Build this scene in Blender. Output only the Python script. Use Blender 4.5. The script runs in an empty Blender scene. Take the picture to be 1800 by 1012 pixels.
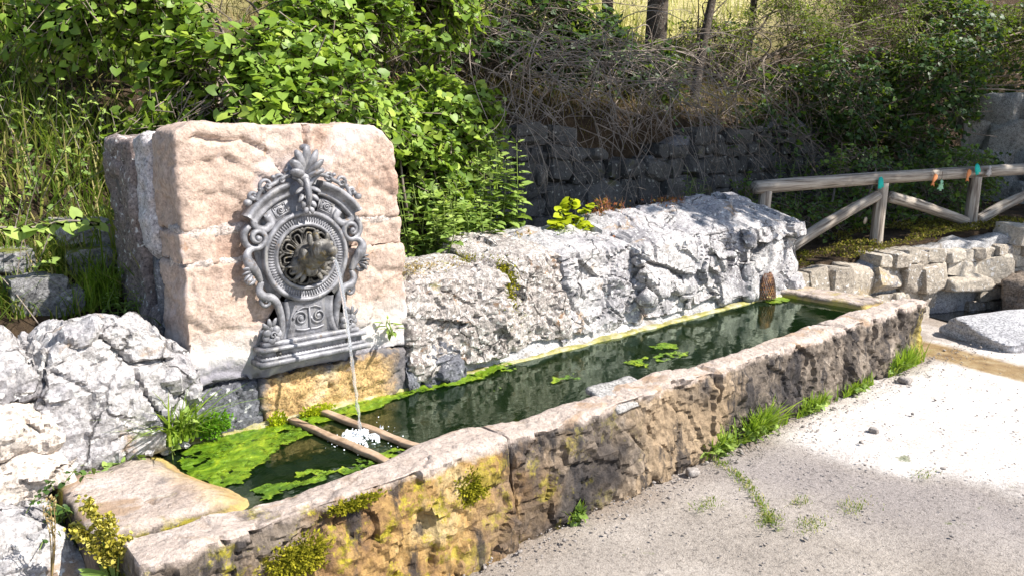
import bpy, math, random
import numpy as np
from mathutils import Vector, Matrix

sc = bpy.context.scene
COL = sc.collection
PI = math.pi

# ------------------------------------------------------------------ camera, sky, sun, exposure
FPX, CX, CY, CAMH = 1360.0, 900.0, 506.0, 1.60
PITCH = math.atan((506 - 235) / FPX)
YAW = math.atan(1600 / FPX * math.cos(PITCH))       # view direction, measured from the trough's long axis (+X)
_fw = np.array([math.cos(YAW), math.sin(YAW), 0.0])
_rt = np.array([math.sin(YAW), -math.cos(YAW), 0.0])
_F = _fw * math.cos(PITCH) + np.array([0, 0, -math.sin(PITCH)])
_U = np.cross(_rt, _F)
_C = np.array([0, 0, CAMH])
cam_d = bpy.data.cameras.new('camera')
cam = bpy.data.objects.new('camera', cam_d)
COL.objects.link(cam)
cam_d.sensor_width = 36.0
cam_d.lens = FPX / 1800 * 36.0
cam_d.clip_start = 0.05
cam_d.clip_end = 500
M = Matrix.Identity(4)
for r in range(3):
    M[r][0], M[r][1], M[r][2], M[r][3] = _rt[r], _U[r], -_F[r], _C[r]
cam.matrix_world = M
sc.camera = cam

def on(x, y, ax, v):
    """photo pixel -> point on the plane axis ax = v"""
    d = _F + _rt * (x - CX) / FPX - _U * (y - CY) / FPX
    return _C + d * ((v - _C[ax]) / d[ax])

SUN_EL = math.radians(47)
SUN_AZ = np.array([0.52, -0.855])
SUN_AZ /= np.linalg.norm(SUN_AZ)
SDIR = Vector((SUN_AZ[0] * math.cos(SUN_EL), SUN_AZ[1] * math.cos(SUN_EL), math.sin(SUN_EL)))
world = bpy.data.worlds.new('World')
sc.world = world
world.use_nodes = True
wn = world.node_tree
bg = wn.nodes['Background']
sky = wn.nodes.new('ShaderNodeTexSky')
sky.sky_type = 'NISHITA'
sky.sun_disc = False
sky.sun_elevation = SUN_EL
sky.sun_rotation = math.atan2(SUN_AZ[0], SUN_AZ[1])
wn.links.new(sky.outputs[0], bg.inputs[0])
bg.inputs[1].default_value = 0.10
sun_d = bpy.data.lights.new('sun', 'SUN')
sun_d.energy = 4.6
sun_d.angle = math.radians(0.5)
sun_d.color = (1.0, 0.95, 0.87)
sun = bpy.data.objects.new('sun', sun_d)
COL.objects.link(sun)
sun.location = (6, -8, 12)
sun.rotation_euler = (-SDIR).to_track_quat('-Z', 'Y').to_euler()
sc.view_settings.view_transform = 'Standard'
sc.view_settings.look = 'None'
sc.view_settings.exposure = 1.10
sc.view_settings.gamma = 1.0
sc.view_settings.use_curve_mapping = False
sc.cycles.use_denoising = True
sc.cycles.max_bounces = 8
sc.cycles.transparent_max_bounces = 12

# ------------------------------------------------------------------ numpy noise
def _h(i, j, k, s):
    n = (i.astype(np.int64) * 374761393 + j.astype(np.int64) * 668265263 + k.astype(np.int64) * 2147483647 + s * 1274126177) & 0xFFFFFFFF
    n = ((n ^ (n >> 13)) * 1274126177) & 0xFFFFFFFF
    n = ((n ^ (n >> 16)) * 2246822519) & 0xFFFFFFFF
    return ((n ^ (n >> 15)) & 0xFFFFFF) / float(0xFFFFFF)

def vn(P, s=0):
    f = np.floor(P)
    t = P - f
    t = t * t * t * (t * (t * 6 - 15) + 10)
    i, j, k = f[:, 0], f[:, 1], f[:, 2]
    r = 0
    for a in (0, 1):
        for b in (0, 1):
            for c in (0, 1):
                w = (t[:, 0] if a else 1 - t[:, 0]) * (t[:, 1] if b else 1 - t[:, 1]) * (t[:, 2] if c else 1 - t[:, 2])
                r = r + w * _h(i + a, j + b, k + c, s)
    return r * 2 - 1

_ROT = np.array([[0.36, 0.48, -0.8], [-0.8, 0.6, 0.0], [0.48, 0.64, 0.6]])

def fbm(P, s=0, oc=4, g=0.5):
    r, a = 0, 1.0
    Q = P @ _ROT + 13.7 * s
    for o in range(oc):
        r = r + a * vn(Q, s + o)
        Q = (Q @ _ROT) * 2.03 + 5.1
        a *= g
    return r

def ridge(P, s=0, oc=3):
    r, a = 0, 1.0
    Q = P @ _ROT + 3.3 * s
    for o in range(oc):
        r = r + a * (1 - 2 * np.abs(vn(Q, s + o)))
        Q = (Q @ _ROT) * 2.1 + 2.7
        a *= 0.5
    return r

def cells(P, s=0):
    """worley F1, F2 and a random value for the nearest cell"""
    f = np.floor(P)
    d1 = np.full(len(P), 9.0); d2 = d1.copy(); v = np.zeros(len(P)); off = np.zeros_like(P)
    for a in (-1, 0, 1):
        for b in (-1, 0, 1):
            for c in (-1, 0, 1):
                i, j, k = f[:, 0] + a, f[:, 1] + b, f[:, 2] + c
                q = np.stack([i + _h(i, j, k, s), j + _h(i, j, k, s + 1), k + _h(i, j, k, s + 2)], 1)
                d = np.linalg.norm(P - q, axis=1)
                near = d < d1
                d2 = np.where(near, d1, np.minimum(d2, d))
                v = np.where(near, _h(i, j, k, s + 3), v)
                off = np.where(near[:, None], P - q, off)
                d1 = np.where(near, d, d1)
    return d1, d2, v, off

def facets(P, scale, s):
    """broken stone: every cell is a tilted flat face at its own height, with thin gaps here and there"""
    W = P * scale + 0.30 * np.stack([vn(P * scale * 0.8, s + 41), vn(P * scale * 0.8, s + 42), vn(P * scale * 0.8, s + 43)], 1)
    f1, f2, v, off = cells(W, s)
    tx, ty, tz = (v * 17.3) % 1 - 0.5, (v * 41.7) % 1 - 0.5, (v * 93.1) % 1 - 0.5
    h = (v - 0.5) * 1.3 + 1.5 * (tx * off[:, 0] + ty * off[:, 1] + tz * off[:, 2])
    return h - 0.9 * (1 - sstep(0.0, 0.07, f2 - f1)) * ((v * 7.7) % 1 > 0.45)

def sstep(a, b, x):
    t = np.clip((x - a) / (b - a), 0, 1)
    return t * t * (3 - 2 * t)

# ------------------------------------------------------------------ mesh helpers
class MB:
    """collects vertex and face arrays; faces are grouped by their number of corners"""
    def __init__(self):
        self.V, self.F, self.T, self.n = [], [], [], 0
    def add(self, V, *Fs, tint=None):
        V = np.asarray(V, float)
        for F in Fs:
            F = np.asarray(F, np.int64)
            if len(F):
                self.F.append(F + self.n)
        self.V.append(V)
        self.T.append(np.full(len(V), 0.5) if tint is None else np.broadcast_to(np.asarray(tint, float), (len(V),)))
        self.n += len(V)
        return self
    def data(self):
        return np.concatenate(self.V), self.F, np.concatenate(self.T)

def np_mesh(name, V, Fs, tint=None, smooth=True):
    me = bpy.data.meshes.new(name)
    V = np.asarray(V, np.float32)
    me.vertices.add(len(V))
    me.vertices.foreach_set('co', V.ravel())
    li = np.concatenate([f.ravel() for f in Fs]).astype(np.int32)
    tot = np.concatenate([np.full(len(f), f.shape[1]) for f in Fs])
    st = np.concatenate([[0], np.cumsum(tot)[:-1]]).astype(np.int32)
    me.loops.add(len(li))
    me.loops.foreach_set('vertex_index', li)
    me.polygons.add(len(tot))
    me.polygons.foreach_set('loop_start', st)
    if smooth:
        me.polygons.foreach_set('use_smooth', np.ones(len(tot), bool))
    me.update(calc_edges=True)
    if tint is not None:
        a = me.attributes.new('tint', 'FLOAT', 'POINT')
        a.data.foreach_set('value', np.asarray(tint, np.float32))
    return me

def link(name, me, mat, parent=None, loc=(0, 0, 0), rot=(0, 0, 0), scale=(1, 1, 1)):
    o = bpy.data.objects.new(name, me)
    COL.objects.link(o)
    o.location = loc; o.rotation_euler = rot; o.scale = scale
    if mat is not None and len(me.materials) == 0:
        me.materials.append(mat)
    if parent is not None:
        o.parent = parent
        o.matrix_parent_inverse = Matrix.Translation(-ORIG[parent.name])
    ORIG[o.name] = Vector(loc)
    return o

ORIG = {}

def add(name, mb, mat, parent=None, smooth=True, tint=False, sharp=None):
    """mb: an MB or (V, F...) in world coordinates -> one object whose origin is at its base"""
    if isinstance(mb, MB):
        V, Fs, T = mb.data()
    else:
        V, Fs = mb[0], [np.asarray(f, np.int64) for f in mb[1:]]
        T = np.full(len(V), 0.5)
    lo, hi = V.min(0), V.max(0)
    c = np.array([(lo[0] + hi[0]) / 2, (lo[1] + hi[1]) / 2, lo[2]])
    me = np_mesh(name, V - c, Fs, T if tint else None, smooth)
    if sharp: me.set_sharp_from_angle(angle=math.radians(sharp))
    return link(name, me, mat, parent, loc=tuple(c))

def tag(o, label=None, cat=None, group=None, kind=None):
    if label: o['label'] = label
    if cat: o['category'] = cat
    if group: o['group'] = group
    if kind: o['kind'] = kind
    return o

def thing(name, label, cat, loc=(0, 0, 0), group=None):
    o = bpy.data.objects.new(name, None)
    COL.objects.link(o)
    o.location = loc
    o.empty_display_size = 0.1
    ORIG[o.name] = Vector(loc)
    return tag(o, label, cat, group)

_bg = {}
def boxgrid(nx, ny, nz):
    key = (nx, ny, nz)
    if key in _bg:
        return _bg[key]
    I, J, K = np.meshgrid(np.arange(nx + 1), np.arange(ny + 1), np.arange(nz + 1), indexing='ij')
    m = (I == 0) | (I == nx) | (J == 0) | (J == ny) | (K == 0) | (K == nz)
    idx = np.full(m.shape, -1)
    idx[m] = np.arange(m.sum())
    V = np.stack([I[m] / nx * 2 - 1, J[m] / ny * 2 - 1, K[m] / nz * 2 - 1], 1)
    Q = []
    def quad(A, flip):
        q = np.stack([A[:-1, :-1], A[1:, :-1], A[1:, 1:], A[:-1, 1:]], -1).reshape(-1, 4)
        Q.append(q[:, ::-1] if flip else q)
    quad(idx[:, :, 0], True); quad(idx[:, :, -1], False)
    quad(idx[:, 0, :], False); quad(idx[:, -1, :], True)
    quad(idx[0, :, :], True); quad(idx[-1, :, :], False)
    _bg[key] = (V, np.concatenate(Q))
    return _bg[key]

def slab(lo, hi, sp=0.02, r=0.03, amp=(0.02, 0.008, 0.004), freq=(2.5, 9, 28), seed=0, warp=None, chunk=0.0, pit=0.0, dispmask=None, cs=5.5):
    """a worn stone block: a rounded box, warped, then broken up along its normals"""
    lo, hi = np.array(lo, float), np.array(hi, float)
    L = hi - lo
    n = np.maximum(np.round(L / sp).astype(int), 3)
    U, Q = boxgrid(*n)
    h = L / 2
    r = min(r, h.min() * 0.9)
    p = U * h
    q = np.clip(p, -(h - r), h - r)
    d = p - q
    ln = np.linalg.norm(d, axis=1, keepdims=True)
    nrm = d / np.maximum(ln, 1e-9)
    P = q + nrm * r + (lo + hi) / 2
    if warp is not None:
        P = warp(P, U)
    s = seed * 7 + 1
    D = amp[0] * fbm(P * freq[0], s, 3) + amp[1] * fbm(P * freq[1], s + 5, 3)
    if amp[2]:
        D = D + amp[2] * ridge(P * freq[2], s + 9, 2)
    if chunk:
        D = D + chunk * facets(P, cs, s + 20) + chunk * 0.28 * facets(P, cs * 2.6, s + 60)
    if pit:
        f1, f2, v, _o = cells(P * 26.0, s + 30)
        D = D - pit * sstep(0.45, 0.1, f1) * (v > 0.35)
    if dispmask is not None:
        D = D * dispmask(P, U, nrm)
    return P + nrm * D[:, None], Q

def rock(size, seed, n=8, planes=12, p=16, amp=0.08, freq=1.6, fine=0.02, boxy=0.93, cut=(0.62, 0.9)):
    """facetted boulder inside a box of this size, centred on the origin"""
    rg = np.random.default_rng(seed)
    U, Q = boxgrid(n, n, n)
    D = U / np.linalg.norm(U, axis=1, keepdims=True)
    N = [np.eye(3)[i] * s for i in range(3) for s in (1, -1)]
    H = list(boxy + 0.07 * rg.random(6))
    for _ in range(planes):
        v = rg.normal(size=3); v /= np.linalg.norm(v)
        N.append(v); H.append(np.abs(v).sum() * rg.uniform(*cut))
    N, H = np.array(N), np.array(H)
    a = np.maximum(D @ N.T / H, 1e-4)
    rr = (a ** p).sum(1) ** (-1.0 / p)
    P = D * rr[:, None]
    e = amp * fbm(P * freq + seed, seed, 3) + fine * ridge(P * freq * 4 + seed, seed + 3, 3)
    P = P * (1 + e)[:, None]
    return P * np.array(size) / 2, Q

def tube(pts, rad, ns=6, flat=None, twist0=None, cap=True):
    """swept tube; rad per point; flat = (a, b) scales along the frame's two axes"""
    P = np.asarray(pts, float)
    n = len(P)
    R = np.broadcast_to(np.asarray(rad, float), (n,))
    T = np.gradient(P, axis=0)
    T /= np.maximum(np.linalg.norm(T, axis=1, keepdims=True), 1e-9)
    up = np.array(twist0 if twist0 is not None else ([0, 0, 1] if abs(T[0][2]) < 0.9 else [1, 0, 0]), float)
    A = np.zeros_like(P); B = np.zeros_like(P)
    a = up - T[0] * (up @ T[0])
    a /= max(np.linalg.norm(a), 1e-9)
    for i in range(n):
        a = a - T[i] * (a @ T[i])
        a /= max(np.linalg.norm(a), 1e-9)
        A[i] = a
        B[i] = np.cross(T[i], a)
    th = np.arange(ns) / ns * 2 * PI
    fa, fb = flat if flat else (1, 1)
    V = P[:, None] + R[:, None, None] * (np.cos(th)[None, :, None] * A[:, None] * fa + np.sin(th)[None, :, None] * B[:, None] * fb)
    V = V.reshape(-1, 3)
    i = np.arange(n - 1)[:, None] * ns
    j = np.arange(ns)[None]
    j2 = (j + 1) % ns
    Q = np.stack([i + j, i + j2, i + ns + j2, i + ns + j], -1).reshape(-1, 4)
    if cap:
        V = np.concatenate([V, P[:1], P[-1:]])
        k = np.arange(ns); k2 = (k + 1) % ns
        T1 = np.stack([k2, k, np.full(ns, n * ns)], 1)
        T2 = np.stack([(n - 1) * ns + k, (n - 1) * ns + k2, np.full(ns, n * ns + 1)], 1)
        return V, Q, np.concatenate([T1, T2])
    return V, Q

def ellipsoid(c, s, n=5, rot=None):
    U, Q = boxgrid(n, n, n)
    P = U / np.linalg.norm(U, axis=1, keepdims=True) * np.asarray(s)
    if rot is not None:
        P = P @ np.array(rot).T
    return P + np.asarray(c), Q

def box(lo, hi):
    U, Q = boxgrid(1, 1, 1)
    lo, hi = np.array(lo, float), np.array(hi, float)
    return (lo + hi) / 2 + U * (hi - lo) / 2, Q

def rotz(a):
    c, s = math.cos(a), math.sin(a)
    return np.array([[c, -s, 0], [s, c, 0], [0, 0, 1]])

def nz(v):
    return v / np.maximum(np.linalg.norm(v, axis=-1, keepdims=True), 1e-9)

def curve_pts(ctrl, n=12):
    """Catmull-Rom through the control points"""
    C = np.asarray(ctrl, float)
    C = np.concatenate([[2 * C[0] - C[1]], C, [2 * C[-1] - C[-2]]])
    out = []
    for i in range(1, len(C) - 2):
        t = np.linspace(0, 1, n, endpoint=False)[:, None]
        a, b, c, d = C[i - 1], C[i], C[i + 1], C[i + 2]
        out.append(0.5 * ((2 * b) + (-a + c) * t + (2 * a - 5 * b + 4 * c - d) * t ** 2 + (-a + 3 * b - 3 * c + d) * t ** 3))
    out.append(C[-2:-1])
    return np.concatenate(out)

# ------------------------------------------------------------------ foliage helpers
LT = np.array([[0, 0, 0], [-.29, .13, .05], [-.41, .44, .07], [-.27, .77, .02], [0, 1, -.13], [.27, .77, .0], [.41, .44, .05], [.29, .13, .04], [0, .32, -.02], [0, .70, -.04]])
LQ = np.array([[8, 9, 2, 1], [9, 8, 7, 6], [9, 4, 3, 2], [9, 6, 5, 4]])[:, ::-1]
LTRI = np.array([[0, 8, 1], [0, 7, 8]])

def leaf_mesh(pos, axis, nrm, size, width=1.0, tint=0.5, T=LT):
    """many leaves as arrays"""
    axis = nz(axis)
    x = nz(np.cross(axis, nrm))
    z = np.cross(x, axis)
    N = len(pos)
    size = np.broadcast_to(size, (N,))
    L = T * np.array([width, 1, 1])
    V = pos[:, None] + size[:, None, None] * (L[None, :, 0:1] * x[:, None] + L[None, :, 1:2] * axis[:, None] + L[None, :, 2:3] * z[:, None])
    k = len(T)
    off = (np.arange(N) * k)[:, None, None]
    Q = (LQ[None] + off).reshape(-1, 4)
    Tr = (LTRI[None] + off).reshape(-1, 3)
    tt = np.repeat(np.broadcast_to(tint, (N,)), k)
    return V.reshape(-1, 3), Q, Tr, tt

def blob_pts(n, blobs, rg, shell=0.35, clump=1.7, thr=-0.15, seed=1, low=-1.0):
    """points near the surfaces of a union of ellipsoids, thinned by noise so that gaps are left"""
    B = np.array(blobs, float)
    w = (B[:, 3] * B[:, 4] * B[:, 5]) ** 0.67
    out, outn = [], []
    tot = 0
    for _ in range(40):
        m = n * 2
        b = B[rg.choice(len(B), m, p=w / w.sum())]
        d = nz(rg.normal(size=(m, 3)))
        keep = d[:, 2] > low
        r = 1 - shell * np.abs(rg.normal(size=m)) * 0.6
        r = np.clip(r, 0.15, 1.1)
        # lobes on the outline
        p = b[:, :3] + d * r[:, None] * b[:, 3:6] * (1 + 0.18 * vn(d * 2.6 + b[:, :3], seed))[:, None]
        keep &= vn(p * clump, seed + 3) + 0.5 * vn(p * clump * 2.3, seed + 4) > thr
        inside = np.zeros(m, bool)
        for bb in B:
            q = (p - bb[:3]) / bb[3:6]
            inside |= (q ** 2).sum(1) < 0.42
        keep &= ~inside | (rg.random(m) < 0.25)
        out.append(p[keep]); outn.append(nz(d / b[:, 3:6])[keep])
        tot += keep.sum()
        if tot >= n:
            break
    return np.concatenate(out)[:n], np.concatenate(outn)[:n]

def sprays(mbl, mbt, P, N, rg, K=7, length=0.35, leaf=0.08, droop=0.35, up=0.35, width=1.0, spread=0.9, twig=0.003, flatness=0.6, tip=0.0):
    """twigs that start at P and head along N, each with K alternating leaves"""
    n = len(P)
    if n == 0: return
    D = nz(N + 0.6 * rg.normal(size=(n, 3)) + np.array([0, 0, up]))
    Ls = length * rg.uniform(0.6, 1.3, n)
    t = (np.arange(K) + 0.7) / K
    base = P - D * (Ls * 0.5)[:, None]
    pts = base[:, None] + D[:, None] * (Ls[:, None] * t)[..., None] + np.array([0, 0, -1.0]) * (droop * Ls[:, None] * t ** 2)[..., None]
    side = nz(np.cross(D, np.array([0, 0, 1.0]) + 0.3 * rg.normal(size=(n, 3))))
    sgn = np.where(np.arange(K) % 2 == 0, 1.0, -1.0)
    ax = D[:, None] * 0.55 + side[:, None] * sgn[None, :, None] * spread + 0.35 * rg.normal(size=(n, K, 3)) + np.array([0, 0, -0.25])
    nr = nz(np.array([0, 0, 1.0]) * flatness + 0.55 * N[:, None] + 0.45 * rg.normal(size=(n, K, 3)))
    sz = leaf * rg.uniform(0.38, 1.22, (n, K)) * (1 - tip * t[None])
    ti = np.clip(rg.uniform(0.1, 0.9, n)[:, None] + 0.18 * rg.normal(size=(n, K)), 0, 1)
    V, Q, T3, tt = leaf_mesh(pts.reshape(-1, 3), ax.reshape(-1, 3), nr.reshape(-1, 3), sz.ravel(), width, ti.ravel())
    mbl.add(V, Q, T3, tint=tt)
    if mbt is not None and twig:
        # thin three-sided twigs
        m = 4
        tt4 = np.linspace(-0.25, 1, m)
        c = base[:, None] + D[:, None] * (Ls[:, None] * tt4)[..., None] + np.array([0, 0, -1.0]) * (droop * Ls[:, None] * np.abs(tt4) * tt4)[..., None]
        a = side; b = np.cross(D, side)
        rr = twig * np.linspace(1.3, 0.5, m)
        th = np.arange(3) / 3 * 2 * PI
        V = c[:, :, None] + rr[None, :, None, None] * (np.cos(th)[None, None, :, None] * a[:, None, None] + np.sin(th)[None, None, :, None] * b[:, None, None])
        off = (np.arange(n) * m * 3)[:, None, None, None]
        i = (np.arange(m - 1) * 3)[None, :, None, None]
        j = np.arange(3)[None, None, :, None]; j2 = (np.arange(3) + 1)[None, None, :, None] % 3
        Q = np.concatenate([off + i + j, off + i + j2, off + i + 3 + j2, off + i + 3 + j], -1).reshape(-1, 4)
        mbt.add(V.reshape(-1, 3), Q)

def blades(mb, P, rg, h=0.2, w=0.006, lean=0.5, hv=0.4, dirs=None, tint=None):
    """curved grass blades"""
    n = len(P)
    a = rg.uniform(0, 2 * PI, n)
    d = np.stack([np.cos(a), np.sin(a), np.zeros(n)], 1)
    if dirs is not None:
        d = nz(d * 0.8 + dirs)
    sd = np.stack([-d[:, 1], d[:, 0], np.zeros(n)], 1)
    H = h * rg.uniform(1 - hv, 1 + hv, n)
    ln = lean * rg.uniform(0.2, 1.4, n)
    rows = []
    for t in (0, .35, .7, 1.0):
        c = P + d * (H * ln * t ** 1.8)[:, None] + np.array([0, 0, 1.0]) * (H * (t - 0.28 * ln * t * t))[:, None]
        ww = w * (1 - 0.75 * t) * rg.uniform(0.8, 1.2, n)
        rows += [c - sd * ww[:, None], c + sd * ww[:, None]] if t < 1 else [c]
    V = np.stack(rows, 1).reshape(-1, 3)
    o = (np.arange(n) * 7)[:, None, None]
    Q = (np.array([[0, 1, 3, 2], [2, 3, 5, 4]])[None] + o).reshape(-1, 4)
    T3 = (np.array([[4, 5, 6]])[None] + o).reshape(-1, 3)
    ti = rg.uniform(0, 1, n) if tint is None else np.clip(tint + 0.2 * rg.normal(size=n), 0, 1)
    mb.add(V, Q, T3, tint=np.repeat(ti, 7))

# ------------------------------------------------------------------ node material helper
class Mat:
    def __init__(self, name, rough=0.85, spec=0.3):
        self.m = bpy.data.materials.new(name)
        self.m.use_nodes = True
        self.t = self.m.node_tree
        self.b = self.t.nodes['Principled BSDF']
        self.out = self.t.nodes['Material Output']
        self.b.inputs['Roughness'].default_value = rough
        self.b.inputs['Specular IOR Level'].default_value = spec
        self.geo = self.t.nodes.new('ShaderNodeNewGeometry')
        self.pos = self.geo.outputs['Position']
    def set(self, sock, v):
        if hasattr(v, 'is_output') or isinstance(v, bpy.types.NodeSocket):
            self.t.links.new(v, sock)
        elif isinstance(v, (tuple, list)):
            sock.default_value = (*v, 1.0) if len(v) == 3 and len(sock.default_value) == 4 else v
        else:
            sock.default_value = v
    def noise(self, scale, detail=4, rough=0.6, vec=None, dist=0.0):
        n = self.t.nodes.new('ShaderNodeTexNoise')
        n.inputs['Scale'].default_value = scale
        n.inputs['Detail'].default_value = detail
        n.inputs['Roughness'].default_value = rough
        n.inputs['Distortion'].default_value = dist
        self.t.links.new(vec or self.pos, n.inputs['Vector'])
        return n.outputs['Fac']
    def voro(self, scale, feature='F1', vec=None, out='Distance', rnd=1.0):
        n = self.t.nodes.new('ShaderNodeTexVoronoi')
        n.feature = feature
        n.inputs['Scale'].default_value = scale
        n.inputs['Randomness'].default_value = rnd
        self.t.links.new(vec or self.pos, n.inputs['Vector'])
        return n.outputs[out]
    def mapped(self, scale=(1, 1, 1), rot=(0, 0, 0), loc=(0, 0, 0), vec=None):
        n = self.t.nodes.new('ShaderNodeMapping')
        n.inputs['Scale'].default_value = scale
        n.inputs['Rotation'].default_value = rot
        n.inputs['Location'].default_value = loc
        self.t.links.new(vec or self.pos, n.inputs['Vector'])
        return n.outputs[0]
    def ramp(self, fac, stops, interp='LINEAR'):
        n = self.t.nodes.new('ShaderNodeValToRGB')
        n.color_ramp.interpolation = interp
        e = n.color_ramp.elements
        while len(e) < len(stops): e.new(0.5)
        for k, (p, c) in enumerate(stops):
            e[k].position = p
            e[k].color = (c, c, c, 1) if not isinstance(c, (tuple, list)) else (*c, 1)
        self.set(n.inputs[0], fac)
        return n.outputs[0]
    def mix(self, fac, a, b, mode='MIX'):
        n = self.t.nodes.new('ShaderNodeMix')
        n.data_type = 'RGBA'
        n.blend_type = mode
        self.set(n.inputs[0], fac)
        self.set(n.inputs[6], a)
        self.set(n.inputs[7], b)
        return n.outputs[2]
    def math(self, op, a, b=0.0, clamp=False):
        n = self.t.nodes.new('ShaderNodeMath')
        n.operation = op
        n.use_clamp = clamp
        self.set(n.inputs[0], a)
        self.set(n.inputs[1], b)
        return n.outputs[0]
    def xyz(self):
        n = self.t.nodes.new('ShaderNodeSeparateXYZ')
        self.t.links.new(self.pos, n.inputs[0])
        return n.outputs
    def normz(self):
        n = self.t.nodes.new('ShaderNodeSeparateXYZ')
        self.t.links.new(self.geo.outputs['Normal'], n.inputs[0])
        return n.outputs[2]
    def mrange(self, v, a, b, c=0.0, d=1.0):
        n = self.t.nodes.new('ShaderNodeMapRange')
        self.set(n.inputs[0], v)
        for i, x in enumerate((a, b, c, d)): n.inputs[i + 1].default_value = x
        return n.outputs[0]
    def attr(self, name='tint'):
        n = self.t.nodes.new('ShaderNodeAttribute')
        n.attribute_name = name
        return n.outputs['Fac']
    def rnd(self):
        return self.t.nodes.new('ShaderNodeObjectInfo').outputs['Random']
    def bump(self, h, strength=0.5, dist=0.01, normal=None):
        n = self.t.nodes.new('ShaderNodeBump')
        n.inputs['Strength'].default_value = strength
        n.inputs['Distance'].default_value = dist
        self.set(n.inputs['Height'], h)
        if normal is not None: self.t.links.new(normal, n.inputs['Normal'])
        return n.outputs[0]
    def done(self, color=None, normal=None, rough=None):
        if color is not None: self.set(self.b.inputs['Base Color'], color)
        if normal is not None: self.t.links.new(normal, self.b.inputs['Normal'])
        if rough is not None: self.set(self.b.inputs['Roughness'], rough)
        return self.m

def rock_mat(name, dark, mid, light, scale=3.0, lichen=None, blot=None, moss=None, stain=None, bump=0.6, fine=60, rnd=0.0, rough=0.9, mid2=None, cracks=0.0, grain=1.0):
    k = Mat(name, rough, 0.25)
    n1 = k.noise(scale, 6, 0.62, dist=0.4)
    c = k.ramp(n1, [(0.28, dark), (0.45, mid), (0.58, mid2 or mid), (0.74, light)])
    g = k.noise(fine * 1.4, 3, 0.7)
    c = k.mix(0.75 * grain, c, k.ramp(g, [(0.34, 0.12), (0.48, 0.48), (0.56, 0.58), (0.68, 0.88)]), 'OVERLAY')
    g2 = k.noise(fine * 0.42, 4, 0.7)
    c = k.mix(0.6 * grain, c, k.ramp(g2, [(0.32, 0.14), (0.47, 0.5), (0.6, 0.58), (0.72, 0.82)]), 'OVERLAY')
    if cracks:
        wv = k.t.nodes.new('ShaderNodeVectorMath'); wv.operation = 'MULTIPLY_ADD'
        nn_ = k.t.nodes.new('ShaderNodeTexNoise'); nn_.inputs['Scale'].default_value = 4.0; nn_.inputs['Detail'].default_value = 5
        k.t.links.new(k.pos, nn_.inputs['Vector']); k.t.links.new(nn_.outputs['Color'], wv.inputs[0])
        wv.inputs[1].default_value = (0.22, 0.22, 0.22); k.t.links.new(k.pos, wv.inputs[2])
        ed = k.voro(cracks, 'DISTANCE_TO_EDGE', vec=wv.outputs[0])
        crk = k.math('MULTIPLY', k.ramp(ed, [(0.0, 1), (0.035, 0)]), k.ramp(k.noise(2.6, 3, 0.6), [(0.47, 0), (0.56, 1)]))
        c = k.mix(k.math('MULTIPLY', crk, 0.85), c, (0.05, 0.045, 0.045))
    if rnd:
        c = k.mix(rnd, c, k.ramp(k.rnd(), [(0, dark), (0.5, mid), (1, light)]))
    if blot:   # big blotches of another colour: (colour, scale, threshold)
        for (col, s, th) in blot:
            f = k.ramp(k.noise(s, 5, 0.65, dist=0.6), [(th, 0), (th + 0.07, 1)])
            c = k.mix(f, c, col)
    if lichen:  # small crisp spots
        col, s, th = lichen
        f = k.ramp(k.noise(s, 3, 0.5), [(th, 0), (th + 0.04, 1)])
        c = k.mix(f, c, col)
    if moss:    # on upward faces
        col, th = moss
        f = k.math('MULTIPLY', k.mrange(k.normz(), 0.35, 0.8), k.ramp(k.noise(5, 5, 0.7), [(th, 0), (th + 0.1, 1)]))
        c = k.mix(f, c, col)
    if stain:
        c = stain(k, c)
    h1 = k.noise(fine * 0.3, 8, 0.72)
    v = k.voro(fine * 0.45, 'F1')
    h = k.math('ADD', h1, k.math('MULTIPLY', v, -0.25))
    if cracks: h = k.math('SUBTRACT', h, k.math('MULTIPLY', crk, 0.6))
    nb = k.bump(h, bump, 0.025)
    nb = k.bump(k.noise(fine * 2.5, 4, 0.7), bump * 0.6, 0.004, nb)
    return k.done(c, nb)

def leaf_mat(name, stops, transl=0.4, gloss=0.35, rough=0.5):
    k = Mat(name, rough, gloss)
    c = k.ramp(k.attr('tint'), stops)
    c = k.mix(0.35, c, k.ramp(k.noise(30, 2, 0.5), [(0.3, 0.35), (0.7, 0.7)]), 'OVERLAY')
    k.set(k.b.inputs['Base Color'], c)
    tr = k.t.nodes.new('ShaderNodeBsdfTranslucent')
    tc = k.mix(0.5, c, (0.35, 0.5, 0.03), 'MIX')
    k.set(tr.inputs[0], tc)
    mx = k.t.nodes.new('ShaderNodeMixShader')
    mx.inputs[0].default_value = transl
    k.t.links.new(k.b.outputs[0], mx.inputs[1])
    k.t.links.new(tr.outputs[0], mx.inputs[2])
    k.t.links.new(mx.outputs[0], k.out.inputs[0])
    return k.m

def plain(name, col, rough=0.7, spec=0.3, var=0.25, sc_=40, bump=0.2, metal=0.0):
    k = Mat(name, rough, spec)
    n = k.noise(sc_, 4, 0.65)
    d = tuple(x * (1 - var) for x in col); l = tuple(min(1, x * (1 + var)) for x in col)
    k.b.inputs['Metallic'].default_value = metal
    return k.done(k.ramp(n, [(0.3, d), (0.7, l)]), k.bump(n, bump, 0.004))

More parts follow.
